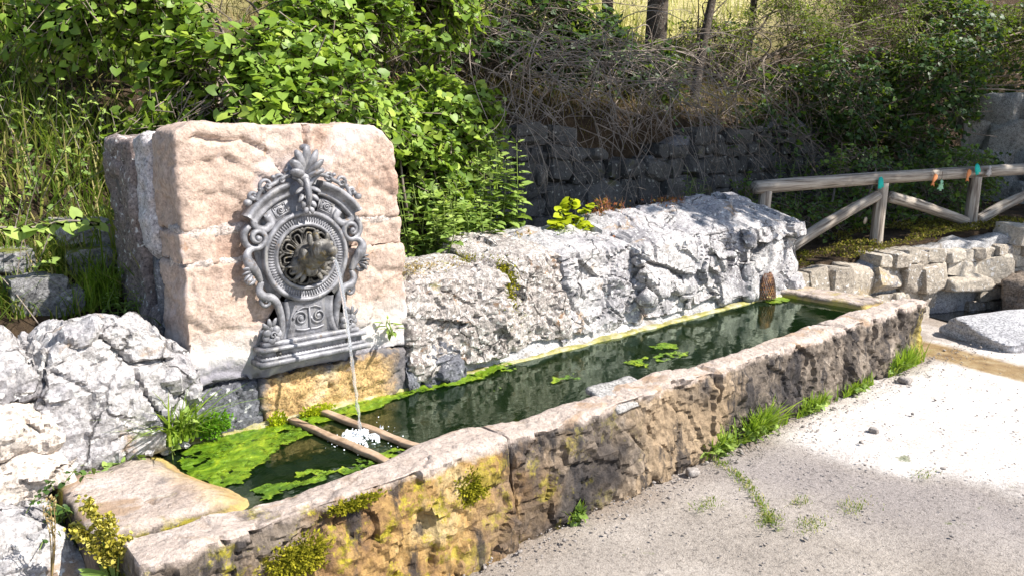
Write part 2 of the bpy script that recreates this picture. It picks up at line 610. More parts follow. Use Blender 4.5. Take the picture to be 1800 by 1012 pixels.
# ================================================================== materials
LIME = rock_mat('pale_limestone', (0.15, 0.142, 0.155), (0.34, 0.325, 0.335), (0.52, 0.50, 0.49), 3.2,
                lichen=((0.66, 0.65, 0.63), 38, 0.60), blot=[((0.17, 0.165, 0.18), 5.5, 0.60), ((0.36, 0.27, 0.20), 4.0, 0.60)], bump=0.9, fine=55, mid2=(0.42, 0.40, 0.395), cracks=4.5, grain=0.7)
LIME_PIT = rock_mat('pitted_limestone', (0.17, 0.14, 0.13), (0.39, 0.35, 0.325), (0.55, 0.52, 0.49), 5,
                    lichen=((0.66, 0.64, 0.60), 45, 0.58), blot=[((0.30, 0.19, 0.12), 9, 0.60), ((0.14, 0.12, 0.12), 22, 0.60), ((0.34, 0.33, 0.08), 3.0, 0.66)], bump=1.0, fine=75, cracks=5.0)
BLUE = rock_mat('blue_grey_rock', (0.05, 0.052, 0.062), (0.12, 0.122, 0.14), (0.26, 0.26, 0.28), 5,
                lichen=((0.42, 0.42, 0.42), 34, 0.63), bump=0.9, fine=50)
MORTAR = rock_mat('grey_mortar', (0.20, 0.195, 0.20), (0.38, 0.37, 0.37), (0.52, 0.50, 0.49), 6, blot=[((0.22, 0.19, 0.16), 4, 0.6)], bump=0.8, fine=80)
MORTAR_DK = rock_mat('dark_mortar', (0.09, 0.09, 0.10), (0.17, 0.17, 0.185), (0.28, 0.275, 0.28), 7, lichen=((0.45, 0.45, 0.45), 40, 0.62), bump=0.9, fine=80)
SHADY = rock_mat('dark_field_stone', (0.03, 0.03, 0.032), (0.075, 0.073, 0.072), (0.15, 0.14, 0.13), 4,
                 lichen=((0.30, 0.30, 0.28), 24, 0.64), blot=[((0.09, 0.09, 0.045), 3, 0.62)], bump=0.7, fine=40, rnd=0.3)  # stone tone lowered to deepen the shade on the back wall
ENDW = rock_mat('buff_rubble_stone', (0.20, 0.17, 0.145), (0.38, 0.33, 0.27), (0.55, 0.50, 0.43), 4,
                lichen=((0.58, 0.56, 0.54), 30, 0.62), blot=[((0.15, 0.145, 0.16), 4, 0.6), ((0.42, 0.32, 0.18), 2.2, 0.63)], bump=0.8, fine=50, rnd=0.35)

def sand_stain(k, c):
    # whitish lime bloom and grey grime towards the foot, ragged edge
    z = k.xyz()[2]
    e = k.math('ADD', z, k.math('MULTIPLY', k.noise(3.0, 5, 0.65), 0.55))
    c = k.mix(k.mrange(e, 1.12, 0.96), c, (0.60, 0.57, 0.55))
    c = k.mix(k.mrange(e, 0.96, 0.86), c, (0.24, 0.23, 0.26))
    return c
SAND = rock_mat('pink_sandstone', (0.33, 0.22, 0.17), (0.45, 0.345, 0.285), (0.56, 0.48, 0.43), 2.4,
                blot=[((0.52, 0.43, 0.40), 2.1, 0.55), ((0.36, 0.23, 0.16), 7, 0.62), ((0.25, 0.20, 0.18), 16, 0.66)], stain=sand_stain, bump=0.7, fine=48, grain=0.5)
SAND_SIDE = rock_mat('weathered_sandstone', (0.17, 0.13, 0.12), (0.24, 0.19, 0.175), (0.33, 0.28, 0.26), 4,
                     lichen=((0.62, 0.60, 0.58), 34, 0.635), blot=[((0.13, 0.115, 0.12), 3.5, 0.58)], bump=0.7, fine=55)
PALE_UP = rock_mat('lime_coated_stone', (0.36, 0.33, 0.34), (0.50, 0.46, 0.46), (0.62, 0.59, 0.58), 5, blot=[((0.30, 0.25, 0.23), 4, 0.63)], bump=0.6, fine=60)
OCHRE_ST = rock_mat('ochre_stone', (0.30, 0.16, 0.07), (0.42, 0.24, 0.10), (0.50, 0.33, 0.19), 5, bump=0.5, fine=50)

def travertine_stain(k, c):
    x, y, z = k.xyz()
    e = k.math('ADD', z, k.math('MULTIPLY', k.noise(7, 5, 0.7), 0.22))
    c = k.mix(k.math('MULTIPLY', k.mrange(e, 0.52, 0.46), 0.6), c, (0.50, 0.34, 0.10))
    xe = k.math('ADD', x, k.math('MULTIPLY', k.noise(5, 5, 0.7), 0.3))
    grey = k.math('MAXIMUM', k.mrange(xe, 1.99, 2.10), k.math('MAXIMUM', k.mrange(xe, 1.46, 1.40), k.mrange(e, 0.66, 0.70)))
    c = k.mix(grey, c, k.ramp(k.noise(12, 5, 0.7), [(0.35, (0.09, 0.085, 0.095)), (0.65, (0.24, 0.22, 0.22))]))
    c = k.mix(k.math('MULTIPLY', k.mrange(e, 0.475, 0.455), k.ramp(k.noise(9, 3, 0.6), [(0.5, 0), (0.58, 1)])), c, (0.40, 0.42, 0.01))
    return c
TRAV = rock_mat('ochre_travertine_crust', (0.30, 0.17, 0.06), (0.50, 0.33, 0.15), (0.62, 0.50, 0.33), 4, stain=travertine_stain,
                blot=[((0.22, 0.15, 0.07), 9, 0.60), ((0.56, 0.50, 0.42), 3.2, 0.56), ((0.20, 0.19, 0.19), 4.5, 0.64)], bump=1.0, fine=70)

def trough_stain(k, c):
    x, y, z = k.xyz()
    # sheltered front face: brown and black grime, ochre seep and yellow moss near the spout end; the worn rim stays pale
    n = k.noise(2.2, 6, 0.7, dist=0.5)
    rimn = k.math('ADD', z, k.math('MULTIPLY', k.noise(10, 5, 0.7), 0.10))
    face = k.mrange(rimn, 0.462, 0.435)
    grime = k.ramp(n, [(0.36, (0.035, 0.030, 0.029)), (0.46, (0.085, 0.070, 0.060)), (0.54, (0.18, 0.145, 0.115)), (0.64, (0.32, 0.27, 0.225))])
    och = k.ramp(k.noise(3.5, 6, 0.7), [(0.36, (0.07, 0.048, 0.036)), (0.46, (0.22, 0.13, 0.06)), (0.55, (0.36, 0.225, 0.085)), (0.68, (0.46, 0.35, 0.18))])
    xo = k.math('ADD', x, k.math('MULTIPLY', k.noise(2.0, 3, 0.6), 1.3))
    fo = k.math('MULTIPLY', k.mrange(xo, 1.45, 1.75), k.mrange(xo, 2.75, 2.35))
    face_c = k.mix(fo, grime, och)
    tan = k.math('MULTIPLY', k.mrange(xo, 3.0, 3.3), k.mrange(xo, 4.0, 3.8))
    face_c = k.mix(k.math('MULTIPLY', tan, 0.65), face_c, (0.36, 0.26, 0.16))
    moss = k.math('MULTIPLY', k.mrange(xo, 3.3, 1.9), k.ramp(k.noise(6, 6, 0.75), [(0.53, 0), (0.58, 1)]))
    face_c = k.mix(k.math('MULTIPLY', moss, 0.85), face_c, k.ramp(k.noise(60, 2, 0.6), [(0.35, (0.20, 0.19, 0.01)), (0.65, (0.44, 0.36, 0.03))]))
    drip = k.noise(7, 5, 0.7, vec=k.mapped(scale=(1.0, 1.0, 0.16)))
    face_c = k.mix(k.math('MULTIPLY', k.ramp(drip, [(0.53, 0), (0.60, 1)]), 0.85), face_c, (0.035, 0.032, 0.034))
    far = k.mrange(x, 5.2, 5.55)
    face_c = k.mix(k.math('MULTIPLY', far, k.ramp(k.noise(4, 3, 0.6, vec=k.mapped(scale=(1, 1, 0.25))), [(0.50, 0), (0.58, 0.8)])), face_c, (0.42, 0.33, 0.07))
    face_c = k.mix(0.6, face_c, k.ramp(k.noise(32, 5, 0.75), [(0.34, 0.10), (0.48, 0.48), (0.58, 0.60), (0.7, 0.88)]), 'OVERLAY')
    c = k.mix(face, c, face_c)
    # wet, slimy band where the inner edge dips into the water
    inner = k.math('MULTIPLY', k.mrange(k.math('ADD', z, k.math('MULTIPLY', k.noise(5, 4, 0.6), 0.07)), 0.428, 0.405), k.math('MULTIPLY', k.mrange(y, 2.30, 2.34), k.mrange(x, 0.68, 0.78)))
    c = k.mix(inner, c, k.ramp(k.noise(4, 4, 0.6), [(0.35, (0.46, 0.31, 0.16)), (0.5, (0.52, 0.40, 0.13)), (0.66, (0.45, 0.42, 0.02))]))
    wet = k.math('MULTIPLY', k.mrange(k.math('ADD', x, k.math('MULTIPLY', k.noise(3.5, 5, 0.65), 0.42)), 0.93, 1.10), k.math('MULTIPLY', k.mrange(x, 1.2, 1.1), k.mrange(y, 2.38, 2.44)))
    c = k.mix(k.math('MULTIPLY', wet, 0.8), c, k.ramp(k.noise(9, 5, 0.7), [(0.35, (0.42, 0.26, 0.12)), (0.55, (0.52, 0.37, 0.17)), (0.7, (0.54, 0.46, 0.16))]))
    under = k.math('MULTIPLY', k.mrange(z, 0.358, 0.345), k.math('MULTIPLY', k.mrange(y, 2.30, 2.34), k.mrange(x, 0.68, 0.78)))
    return k.mix(under, c, (0.10, 0.13, 0.02))
TROUGH = rock_mat('worn_trough_stone', (0.34, 0.26, 0.21), (0.47, 0.39, 0.34), (0.60, 0.54, 0.50), 4.5, stain=trough_stain,
                  blot=[((0.38, 0.27, 0.19), 3, 0.56), ((0.26, 0.22, 0.20), 6, 0.64)], bump=0.95, fine=60, grain=0.5)

def concrete():
    k = Mat('gritty_concrete_ground', 0.9, 0.2)
    x, y, z = k.xyz()
    g = k.noise(170, 4, 0.8)
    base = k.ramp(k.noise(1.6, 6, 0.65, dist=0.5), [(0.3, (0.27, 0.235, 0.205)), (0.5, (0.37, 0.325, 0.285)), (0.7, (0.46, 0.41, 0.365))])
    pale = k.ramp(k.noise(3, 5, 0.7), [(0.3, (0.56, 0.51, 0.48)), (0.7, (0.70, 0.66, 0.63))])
    # paler tone beyond a ragged line, darker band before it
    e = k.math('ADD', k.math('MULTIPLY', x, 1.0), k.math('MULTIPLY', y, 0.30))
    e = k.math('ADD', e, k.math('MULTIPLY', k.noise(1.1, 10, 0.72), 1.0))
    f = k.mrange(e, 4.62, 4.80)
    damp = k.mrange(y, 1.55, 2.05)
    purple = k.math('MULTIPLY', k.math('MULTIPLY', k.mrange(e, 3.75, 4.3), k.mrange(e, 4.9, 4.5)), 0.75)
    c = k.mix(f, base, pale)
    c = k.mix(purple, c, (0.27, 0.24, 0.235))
    near = k.math('MULTIPLY', k.mrange(y, 1.93, 2.12), k.ramp(k.noise(3, 4, 0.6), [(0.4, 0.2), (0.6, 0.85)]))
    c = k.mix(near, c, (0.24, 0.19, 0.15))
    c = k.mix(0.8, c, k.ramp(g, [(0.28, 0.08), (0.43, 0.45), (0.6, 0.55), (0.74, 0.95)]), 'OVERLAY')
    c = k.mix(0.85, c, k.ramp(k.noise(48, 6, 0.8), [(0.33, 0.12), (0.47, 0.5), (0.58, 0.56), (0.72, 0.85)]), 'OVERLAY')
    c = k.mix(k.math('MULTIPLY', k.ramp(k.noise(26, 5, 0.7), [(0.62, 0), (0.68, 1)]), 0.5), c, (0.11, 0.095, 0.09))
    st = k.voro(120, 'F1')
    spk = k.ramp(k.voro(60, 'F1', out='Color'), [(0.10, 0.0), (0.16, 1.0)])
    c = k.mix(k.math('MULTIPLY', k.math('LESS_THAN', st, 0.25), 0.35), c, k.mix(spk, (0.10, 0.09, 0.09), (0.5, 0.47, 0.44)))
    mossy = k.ramp(k.noise(4.2, 6, 0.7), [(0.665, 0), (0.70, 1)])
    c = k.mix(k.math('MULTIPLY', mossy, 0.7), c, (0.10, 0.13, 0.03))
    # ochre overflow runnel past the far end of the trough
    rx = k.math('ABSOLUTE', k.math('SUBTRACT', k.math('ADD', x, k.math('MULTIPLY', k.math('SUBTRACT', y, 2.3), -0.22)), 6.16))
    rx = k.math('ADD', rx, k.math('MULTIPLY', k.noise(5, 5, 0.65), 0.22))
    rf = k.math('MULTIPLY', k.mrange(rx, 0.36, 0.27), k.mrange(y, 2.46, 2.36))
    c = k.mix(rf, c, k.ramp(k.noise(7, 6, 0.7), [(0.3, (0.16, 0.10, 0.05)), (0.5, (0.31, 0.21, 0.10)), (0.68, (0.42, 0.33, 0.20))]))
    k.set(k.b.inputs['Roughness'], k.mrange(rf, 0.0, 1.0, 0.9, 0.45))
    h = k.math('ADD', k.noise(170, 4, 0.8), k.math('MULTIPLY', st, -0.4))
    nb = k.bump(k.noise(5, 8, 0.65), 0.4, 0.04)
    nb = k.bump(k.noise(45, 6, 0.8), 0.7, 0.014, nb)
    nb = k.bump(h, 0.8, 0.006, nb)
    return k.done(c, nb)
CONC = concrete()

def hillside_mat():
    k = Mat('hillside_soil_and_field', 1.0, 0.1)
    x, y, z = k.xyz()
    soil = k.ramp(k.noise(5, 7, 0.75), [(0.3, (0.03, 0.022, 0.016)), (0.5, (0.075, 0.052, 0.035)), (0.7, (0.15, 0.105, 0.065))])  # soil colour darkened in place of denser tree shade
    field = k.ramp(k.noise(0.7, 7, 0.7), [(0.3, (0.34, 0.32, 0.10)), (0.48, (0.50, 0.44, 0.19)), (0.7, (0.60, 0.53, 0.29))])
    e = k.math('ADD', y, k.math('MULTIPLY', k.noise(1.3, 4, 0.6), 2.0))
    c = k.mix(k.mrange(e, 8.2, 9.4), soil, field)
    return k.done(c, k.bump(k.noise(25, 6, 0.75), 1.0, 0.06))
HILL = hillside_mat()

def iron_mat(name, a, b, rust, rth=0.62):
    k = Mat(name, 0.5, 0.45)
    k.b.inputs['Metallic'].default_value = 0.25
    c = k.ramp(k.noise(13, 8, 0.72), [(0.34, tuple(x * 0.45 for x in a)), (0.47, a), (0.56, b), (0.68, tuple(x * 1.45 for x in b))])
    c = k.mix(k.math('MULTIPLY', k.ramp(k.noise(30, 5, 0.7, vec=k.mapped(scale=(1, 1, 0.2))), [(0.55, 0), (0.64, 1)]), 0.45), c, (0.42, 0.40, 0.37))
    c = k.mix(k.ramp(k.noise(24, 5, 0.7), [(rth, 0), (rth + 0.08, 1)]), c, rust)
    return k.done(c, k.bump(k.noise(140, 4, 0.7), 0.35, 0.003), k.ramp(k.noise(20, 3), [(0.3, 0.42), (0.7, 0.65)]))
IRON = iron_mat('grey_painted_cast_iron', (0.17, 0.17, 0.185), (0.255, 0.255, 0.275), (0.17, 0.12, 0.08))
IRON_DK = iron_mat('dark_cast_iron', (0.075, 0.070, 0.064), (0.15, 0.14, 0.125), (0.16, 0.12, 0.05), 0.56)
RUST = iron_mat('rusty_iron', (0.11, 0.05, 0.03), (0.22, 0.11, 0.07), (0.30, 0.15, 0.06), 0.5)

def bar_mat():
    k = Mat('weathered_flat_bar', 0.8, 0.3)
    c = k.ramp(k.noise(14, 5, 0.7), [(0.3, (0.20, 0.13, 0.08)), (0.5, (0.34, 0.24, 0.16)), (0.7, (0.45, 0.34, 0.25))])
    return k.done(c, k.bump(k.noise(70, 4, 0.7), 0.5, 0.004))
BAR = bar_mat()

def wood_mat():
    k = Mat('weathered_round_log', 0.85, 0.2)
    oc = k.t.nodes.new('ShaderNodeTexCoord').outputs['Object']
    gr = k.noise(1.0, 6, 0.65, vec=k.mapped(scale=(2.2, 45, 45), vec=oc))
    c = k.ramp(gr, [(0.34, (0.09, 0.072, 0.058)), (0.45, (0.24, 0.20, 0.165)), (0.55, (0.37, 0.325, 0.275)), (0.68, (0.50, 0.45, 0.39))])
    c = k.mix(k.ramp(k.noise(5, 5, 0.7), [(0.55, 0), (0.7, 0.7)]), c, (0.17, 0.155, 0.14))
    cr = k.ramp(k.noise(1.0, 3, 0.5, vec=k.mapped(scale=(1.0, 22, 22), vec=oc)), [(0.30, 0), (0.36, 1)])
    c = k.mix(cr, (0.06, 0.05, 0.04), c)
    nb = k.bump(gr, 0.6, 0.012)
    return k.done(c, k.bump(cr, 0.7, 0.01, nb))
LOG = wood_mat()
BARK = rock_mat('dark_bark', (0.03, 0.025, 0.02), (0.075, 0.06, 0.05), (0.14, 0.12, 0.10), 8, lichen=((0.22, 0.22, 0.18), 30, 0.64), bump=1.0, fine=50)
TWIG = plain('grey_brown_twig', (0.21, 0.17, 0.14), 0.85, 0.15, 0.4, 9)
TWIG_PALE = plain('bleached_dead_stem', (0.25, 0.21, 0.18), 0.85, 0.15, 0.45, 7)
STEM = plain('green_stem', (0.16, 0.22, 0.05), 0.6, 0.3, 0.3, 20)

L_HAZEL = leaf_mat('hazel_leaf', [(0.0, (0.10, 0.18, 0.025)), (0.4, (0.18, 0.29, 0.04)), (0.75, (0.27, 0.40, 0.06)), (1.0, (0.40, 0.50, 0.08))], 0.42, 0.5)
L_MID = leaf_mat('mid_green_leaf', [(0.0, (0.05, 0.10, 0.02)), (0.6, (0.10, 0.18, 0.035)), (1.0, (0.20, 0.28, 0.05))], 0.35, 0.35)
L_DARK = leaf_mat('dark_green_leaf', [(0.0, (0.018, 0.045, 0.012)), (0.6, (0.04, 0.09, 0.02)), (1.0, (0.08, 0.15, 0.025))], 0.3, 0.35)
L_OLIVE = leaf_mat('olive_feathery_leaf', [(0.0, (0.06, 0.10, 0.015)), (0.6, (0.15, 0.21, 0.03)), (1.0, (0.30, 0.34, 0.05))], 0.4, 0.3)
L_NETTLE = leaf_mat('nettle_leaf', [(0.0, (0.14, 0.22, 0.05)), (0.6, (0.24, 0.35, 0.08)), (1.0, (0.38, 0.48, 0.12))], 0.35, 0.3, 0.6)
L_YELLOW = leaf_mat('yellow_green_leaf', [(0.0, (0.32, 0.40, 0.01)), (1.0, (0.55, 0.58, 0.02))], 0.4, 0.3)
L_GRASS = leaf_mat('bright_grass', [(0.0, (0.12, 0.20, 0.02)), (0.6, (0.24, 0.38, 0.04)), (1.0, (0.42, 0.52, 0.07))], 0.4, 0.3)
L_BANK = leaf_mat('bank_grass', [(0.0, (0.06, 0.11, 0.015)), (0.45, (0.13, 0.20, 0.03)), (0.70, (0.28, 0.30, 0.06)), (1.0, (0.46, 0.37, 0.18))], 0.4, 0.2)
L_DRY = leaf_mat('dry_straw', [(0.0, (0.25, 0.15, 0.06)), (0.5, (0.42, 0.30, 0.14)), (1.0, (0.56, 0.45, 0.26))], 0.3, 0.2)
L_NETTLE2 = leaf_mat('shaded_nettle_leaf', [(0.0, (0.07, 0.13, 0.03)), (1.0, (0.16, 0.26, 0.06))], 0.35, 0.3, 0.6)  # copy of the nettle green with the wall's shade darkened in
L_STRAW = leaf_mat('field_straw', [(0.0, (0.32, 0.31, 0.10)), (0.5, (0.50, 0.44, 0.20)), (1.0, (0.62, 0.54, 0.30))], 0.4, 0.1)
L_LITTER = leaf_mat('brown_litter', [(0.0, (0.08, 0.05, 0.025)), (0.5, (0.16, 0.11, 0.055)), (1.0, (0.30, 0.22, 0.11))], 0.25, 0.1)  # browns darkened to add to the shade under the trees
L_RED = leaf_mat('reddish_dry_stalk', [(0.0, (0.20, 0.05, 0.025)), (0.5, (0.34, 0.10, 0.05)), (1.0, (0.42, 0.20, 0.10))], 0.25, 0.2)
L_DOCK = leaf_mat('yellow_seed_head', [(0.0, (0.26, 0.22, 0.02)), (0.5, (0.42, 0.36, 0.05)), (1.0, (0.55, 0.48, 0.14))], 0.3, 0.2)
L_MOSS = leaf_mat('olive_moss', [(0.0, (0.10, 0.10, 0.008)), (0.6, (0.24, 0.22, 0.015)), (1.0, (0.38, 0.34, 0.03))], 0.2, 0.1, 0.9)
L_MOSS_B = leaf_mat('brown_olive_moss', [(0.0, (0.07, 0.05, 0.02)), (0.5, (0.17, 0.13, 0.03)), (0.8, (0.24, 0.22, 0.03)), (1.0, (0.34, 0.27, 0.12))], 0.2, 0.1, 0.9)
L_MOSS_G = leaf_mat('bright_cushion_moss', [(0.0, (0.06, 0.16, 0.01)), (1.0, (0.16, 0.34, 0.02))], 0.3, 0.1, 0.9)

def algae_mat():
    k = Mat('floating_green_algae', 0.35, 0.5)
    c = k.ramp(k.noise(7, 8, 0.78, dist=0.8), [(0.34, (0.035, 0.085, 0.004)), (0.45, (0.085, 0.17, 0.006)), (0.54, (0.17, 0.27, 0.01)), (0.66, (0.34, 0.40, 0.02))])
    h = k.math('ADD', k.noise(45, 6, 0.75), k.math('MULTIPLY', k.voro(55), -0.5))
    k.done(c, k.bump(h, 0.8, 0.012))
    al = k.math('MULTIPLY', k.ramp(k.noise(38, 5, 0.75), [(0.40, 0.0), (0.50, 1.0)]), 0.95)
    al = k.math('MAXIMUM', al, k.ramp(k.noise(6, 3, 0.6), [(0.42, 0.25), (0.56, 1.0)]))
    k.set(k.b.inputs['Alpha'], al)
    return k.m
ALGAE = algae_mat()

def water_mat():
    k = Mat('clear_dark_green_water', 0.0, 0.5)
    nt = k.t
    w1 = k.noise(7, 3, 0.5, vec=k.mapped(scale=(1, 1.6, 1)))
    w2 = k.noise(26, 2, 0.5)
    x, y, z = k.xyz()
    dx = k.math('SUBTRACT', x, 1.51); dy = k.math('SUBTRACT', y, 2.70)
    r = k.math('SQRT', k.math('ADD', k.math('MULTIPLY', dx, dx), k.math('MULTIPLY', dy, dy)))
    rings = k.math('MULTIPLY', k.math('SINE', k.math('MULTIPLY', r, 95.0)), k.mrange(r, 0.55, 0.05))
    h = k.math('ADD', k.math('ADD', w1, k.math('MULTIPLY', w2, 0.25)), k.math('MULTIPLY', rings, 0.12))
    nb = k.bump(h, 0.10, 0.02)
    gl = nt.nodes.new('ShaderNodeBsdfGlossy'); gl.inputs['Roughness'].default_value = 0.015
    tr = nt.nodes.new('ShaderNodeBsdfTransparent'); tr.inputs[0].default_value = (0.30, 0.42, 0.20, 1)
    fr = nt.nodes.new('ShaderNodeFresnel'); fr.inputs[0].default_value = 1.58
    nt.links.new(nb, gl.inputs['Normal']); nt.links.new(nb, fr.inputs['Normal'])
    df = nt.nodes.new('ShaderNodeBsdfDiffuse'); df.inputs[0].default_value = (0.020, 0.060, 0.014, 1)
    body = nt.nodes.new('ShaderNodeMixShader'); body.inputs[0].default_value = 0.16
    nt.links.new(tr.outputs[0], body.inputs[1]); nt.links.new(df.outputs[0], body.inputs[2])
    gl.inputs[0].default_value = (0.82, 0.95, 0.76, 1)
    mx = nt.nodes.new('ShaderNodeMixShader')
    nt.links.new(fr.outputs[0], mx.inputs[0]); nt.links.new(body.outputs[0], mx.inputs[1]); nt.links.new(gl.outputs[0], mx.inputs[2])
    nt.links.new(mx.outputs[0], k.out.inputs[0])
    return k.m
WATER = water_mat()

def bed_mat():
    k = Mat('algae_covered_trough_bed', 0.9, 0.2)
    hair = k.noise(9, 5, 0.65, vec=k.mapped(scale=(1.0, 5.5, 1.0), rot=(0, 0, 0.5)), dist=1.2)
    c = k.ramp(hair, [(0.32, (0.008, 0.018, 0.006)), (0.5, (0.022, 0.055, 0.012)), (0.7, (0.07, 0.10, 0.02))])
    return k.done(c, k.bump(hair, 0.8, 0.03))
BED = bed_mat()

def jet_mat():
    k = Mat('falling_water', 0.0, 0.6)
    k.b.inputs['Transmission Weight'].default_value = 0.86
    k.b.inputs['IOR'].default_value = 1.33
    return k.done((0.95, 0.97, 1.0), k.bump(k.noise(90, 2), 0.5, 0.004))
JET = jet_mat()
FOAM = plain('white_water_foam', (0.80, 0.84, 0.86), 0.25, 0.6, 0.1, 60, 0.3)

# ================================================================== the setting
def end_line(x):
    return 3.2 - (x - 5.8) * (1.25 / 3.4)

def front_edge(x):
    return np.where(x < 5.8, 3.42, np.maximum(end_line(x) + 0.16, -3.0))

def soil_z(x, y):
    """height of the bank, the terrace behind the walls and the field above"""
    x = np.asarray(x, float); y = np.asarray(y, float)
    P = np.stack([x, y, np.zeros_like(x)], -1).reshape(-1, 3)
    nz_ = fbm(P * 0.9, 11, 4).reshape(x.shape)
    terr = 0.50 + 0.10 * sstep(3.6, 4.6, y) + sstep(6, 8.6, x) * 0.22
    up = 1.72 + np.clip(y - 5.15, 0, 2.2) * 0.42 + np.clip(y - 7.35, 0, 80) * 0.42
    wall = terr + (up - terr) * sstep(5.02, 5.22, y)
    bank = 0.42 + np.clip(y - 3.35, 0, 2.3) * 0.62 + np.clip(y - 5.65, 0, 1.7) * 0.42 + np.clip(y - 7.35, 0, 80) * 0.42
    rise = 0.40 * np.clip(x - 11.5, 0, 80) * sstep(3.0, 6.0, y)
    up = up + rise; bank = bank + 0.0 * x
    wall = terr + (up - terr) * sstep(5.02, 5.22, y)
    k = sstep(1.7, 2.7, x)
    z = bank * (1 - k) + wall * k
    rough = 0.05 + 0.12 * sstep(5.2, 7, y)
    return z + nz_ * rough * sstep(3.45, 3.8, y)

def build_setting():
    # ground: one big sheet, denser and slightly uneven near the trough
    gx = np.concatenate([[-60, -30, -12, -5], np.linspace(-2, 11, 150), [14, 20, 35, 80]])
    gy = np.concatenate([[-60, -30, -10, -4], np.linspace(-1.5, 3.4, 70), [5, 8, 15, 40, 80]])
    X, Y = np.meshgrid(gx, gy, indexing='ij')
    P = np.stack([X, Y, 0 * X], -1).reshape(-1, 3)
    P[:, 2] = np.where((np.abs(P[:, 0] - 4.5) < 6.6) & (np.abs(P[:, 1] - 1) < 2.6), 0.012 * fbm(P * 1.5, 3, 4) + 0.005 * fbm(P * 7, 4, 3), 0) - 0.012
    n, m = X.shape
    i = np.arange(n - 1)[:, None] * m + np.arange(m - 1)[None]
    Q = np.stack([i, i + m, i + m + 1, i + 1], -1).reshape(-1, 4)
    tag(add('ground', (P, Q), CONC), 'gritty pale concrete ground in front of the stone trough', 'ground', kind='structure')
    # hillside behind the walls
    u = np.concatenate([np.linspace(-60, -6, 16), np.linspace(-4, 14, 120), np.linspace(16, 120, 24)])
    v = np.concatenate([np.linspace(0, 2.6, 70), np.linspace(2.7, 8, 50), np.geomspace(8.5, 130, 30)])
    Ug, Vg = np.meshgrid(u, v, indexing='ij')
    Yg = front_edge(Ug) + Vg
    Z = soil_z(Ug, Yg)
    Z = np.where(Vg < 0.04, -0.3, Z)
    P = np.stack([Ug, Yg, Z], -1).reshape(-1, 3)
    n, m = Ug.shape
    i = np.arange(n - 1)[:, None] * m + np.arange(m - 1)[None]
    Q = np.stack([i, i + m, i + m + 1, i + 1], -1).reshape(-1, 4)
    tag(add('hillside', (P, Q), HILL), 'earth bank rising behind the walls to a sunlit straw coloured field', 'hillside', kind='structure')
    # water in the trough
    gx, gy = np.linspace(0.62, 5.62, 60), np.linspace(2.26, 3.14, 14)
    X, Y = np.meshgrid(gx, gy, indexing='ij')
    P = np.stack([X, Y, 0 * X + 0.36], -1).reshape(-1, 3)
    n, m = X.shape
    i = np.arange(n - 1)[:, None] * m + np.arange(m - 1)[None]
    Q = np.stack([i, i + m, i + m + 1, i + 1], -1).reshape(-1, 4)
    tag(add('water', (P, Q), WATER), 'still dark green water filling the stone trough', 'water', kind='structure')

build_setting()

